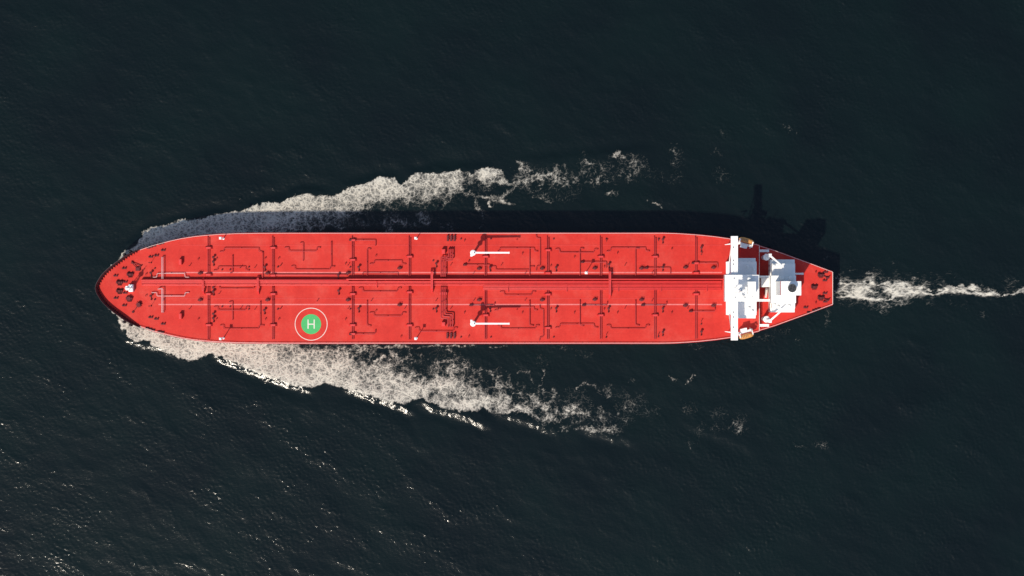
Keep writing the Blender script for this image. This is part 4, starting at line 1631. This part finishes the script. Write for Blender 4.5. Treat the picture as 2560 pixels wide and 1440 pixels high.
# mooring lines handling chains aft
for y in (692, 748):
    a, b_ = P(2055, y - 4, LOW), P(2068, y + 2, LOW)
    mb = MB()
    mb.beam(a + Vector((0, 0, .7)), b_ + Vector((0, 0, .7)), .3, .3)
    mb.box(b_.x - .6, b_.x + .7, b_.y - .35, b_.y + .35, D + LOW, D + LOW + 1.2, .1)
    mb.tube([b_ + Vector((.3, .2, .8)), b_ + Vector((1.2, .9, .8))], .2, 8)
    mb.build('towing_bracket', M['shade_maroon'], ship)
fitting('gooseneck_vent', goose, [(2038.5, 678), (2038.5, 754.5)], M['shade_maroon'])


# ---- lifeboats in their davits
def lifeboat(cx_, cy_, ang_, sg, label):
    h = 6.5
    c = P(cx_, cy_, h)
    root = bpy.data.objects.new('lifeboat', None)
    col.objects.link(root)
    root.location = (c.x, c.y, D + h - 2.2)
    root.rotation_euler = (0, 0, ang_)
    tag(root, label, 'lifeboat', 'lifeboats on either side of the superstructure')
    L, W_ = 3.45, 1.12
    secs = 15

    def shell(z_of, wk, zs):
        mb = MB()
        for i in range(secs):
            u = -1 + 2 * i / (secs - 1)
            k = (1 - abs(u) ** 3.2) ** .5
            k = max(k, .03)
            for (yy, zz) in zs(k, u):
                mb.v.append((u * L, yy, zz))
        m = len(zs(1, 0))
        for i in range(secs - 1):
            for q in range(m):
                r_ = (q + 1) % m
                mb.f.append((i * m + q, i * m + r_, (i + 1) * m + r_, (i + 1) * m + q))
        mb.f.append(tuple(range(m)))
        mb.f.append(tuple(range((secs - 1) * m, secs * m)))
        return mb

    shell(None, None, lambda k, u: [(-W_ * k, 1.2), (-W_ * k * .92, .7), (-W_ * k * .5, .2 + .5 * abs(u) ** 3), (0, .08 + .6 * abs(u) ** 3), (W_ * k * .5, .2 + .5 * abs(u) ** 3), (W_ * k * .92, .7), (W_ * k, 1.2)]).build('boat_hull', M['orange'], root, True)
    shell(None, None, lambda k, u: [(-W_ * k * .96, 1.2), (-W_ * k * .9, 1.6), (-W_ * k * .55, 2.05 * (.75 + .25 * k)), (0, 2.2 * (.75 + .25 * k)), (W_ * k * .55, 2.05 * (.75 + .25 * k)), (W_ * k * .9, 1.6), (W_ * k * .96, 1.2)]).build('canopy', M['orange'], root, True)
    mb = MB()
    mb.box(1.2, 2.3, -.5, .5, 2.0, 2.6, .15)
    mb.build('helm_cupola', M['orange'], root)
    mb = MB()
    for i in range(7):
        mb.box(-2.4 + .75 * i - .07, -2.4 + .75 * i + .07, -W_ * .5, W_ * .5, 2.14, 2.25)
    mb.build('grab_rail', M['dark'], root)
    # davits belong to the ship
    q = Quaternion((0, 0, 1), ang_)
    base = Vector((c.x, c.y, D + h - 2.2))

    def T(x, y, z):
        return base + q @ Vector((x, y, z))

    mb = MB()
    for xx in (-2.9, 2.9):
        mb.beam(T(xx, -sg * 2.6, -4.3), T(xx, -sg * 1.5, 2.6), .5, .5)
        mb.beam(T(xx, -sg * 1.6, 2.6), T(xx, 0.0, 3.0), .5, .4)
        mb.tube([T(xx * .9, 0, 2.9), T(xx * .9, 0, 2.0)], .06, 6)
        mb.beam(T(xx, -sg * 2.6, -1.0), T(xx, -sg * 1.0, -.4), .4, .4)
    mb.beam(T(-3.3, -sg * 1.9, .2), T(3.5, -sg * 1.9, .2), 1.1, .3)
    dv = mb.build('boat_davit', M['white'], ship)
    mb = MB()
    a_, b2 = T(-1.9, -sg * 2.6, .9), T(1.1, -sg * 2.6, .9)
    mb.beam(a_, b2, 1.9, .25)
    mb.beam(T(-1.6, -sg * 2.9, -2), T(.8, -sg * 2.9, -2), 1.2, 4.6)
    mb.build('winch_platform', M['white'], dv)


lifeboat(1866.6, 600.0, R(-15), 1, 'orange lifeboat in the shade of the bridge wing, over the dark shadowed water')
lifeboat(1866.6, 839.3, R(15), -1, 'sunlit orange lifeboat beside the bridge wing, on the hull side away from the shadow')
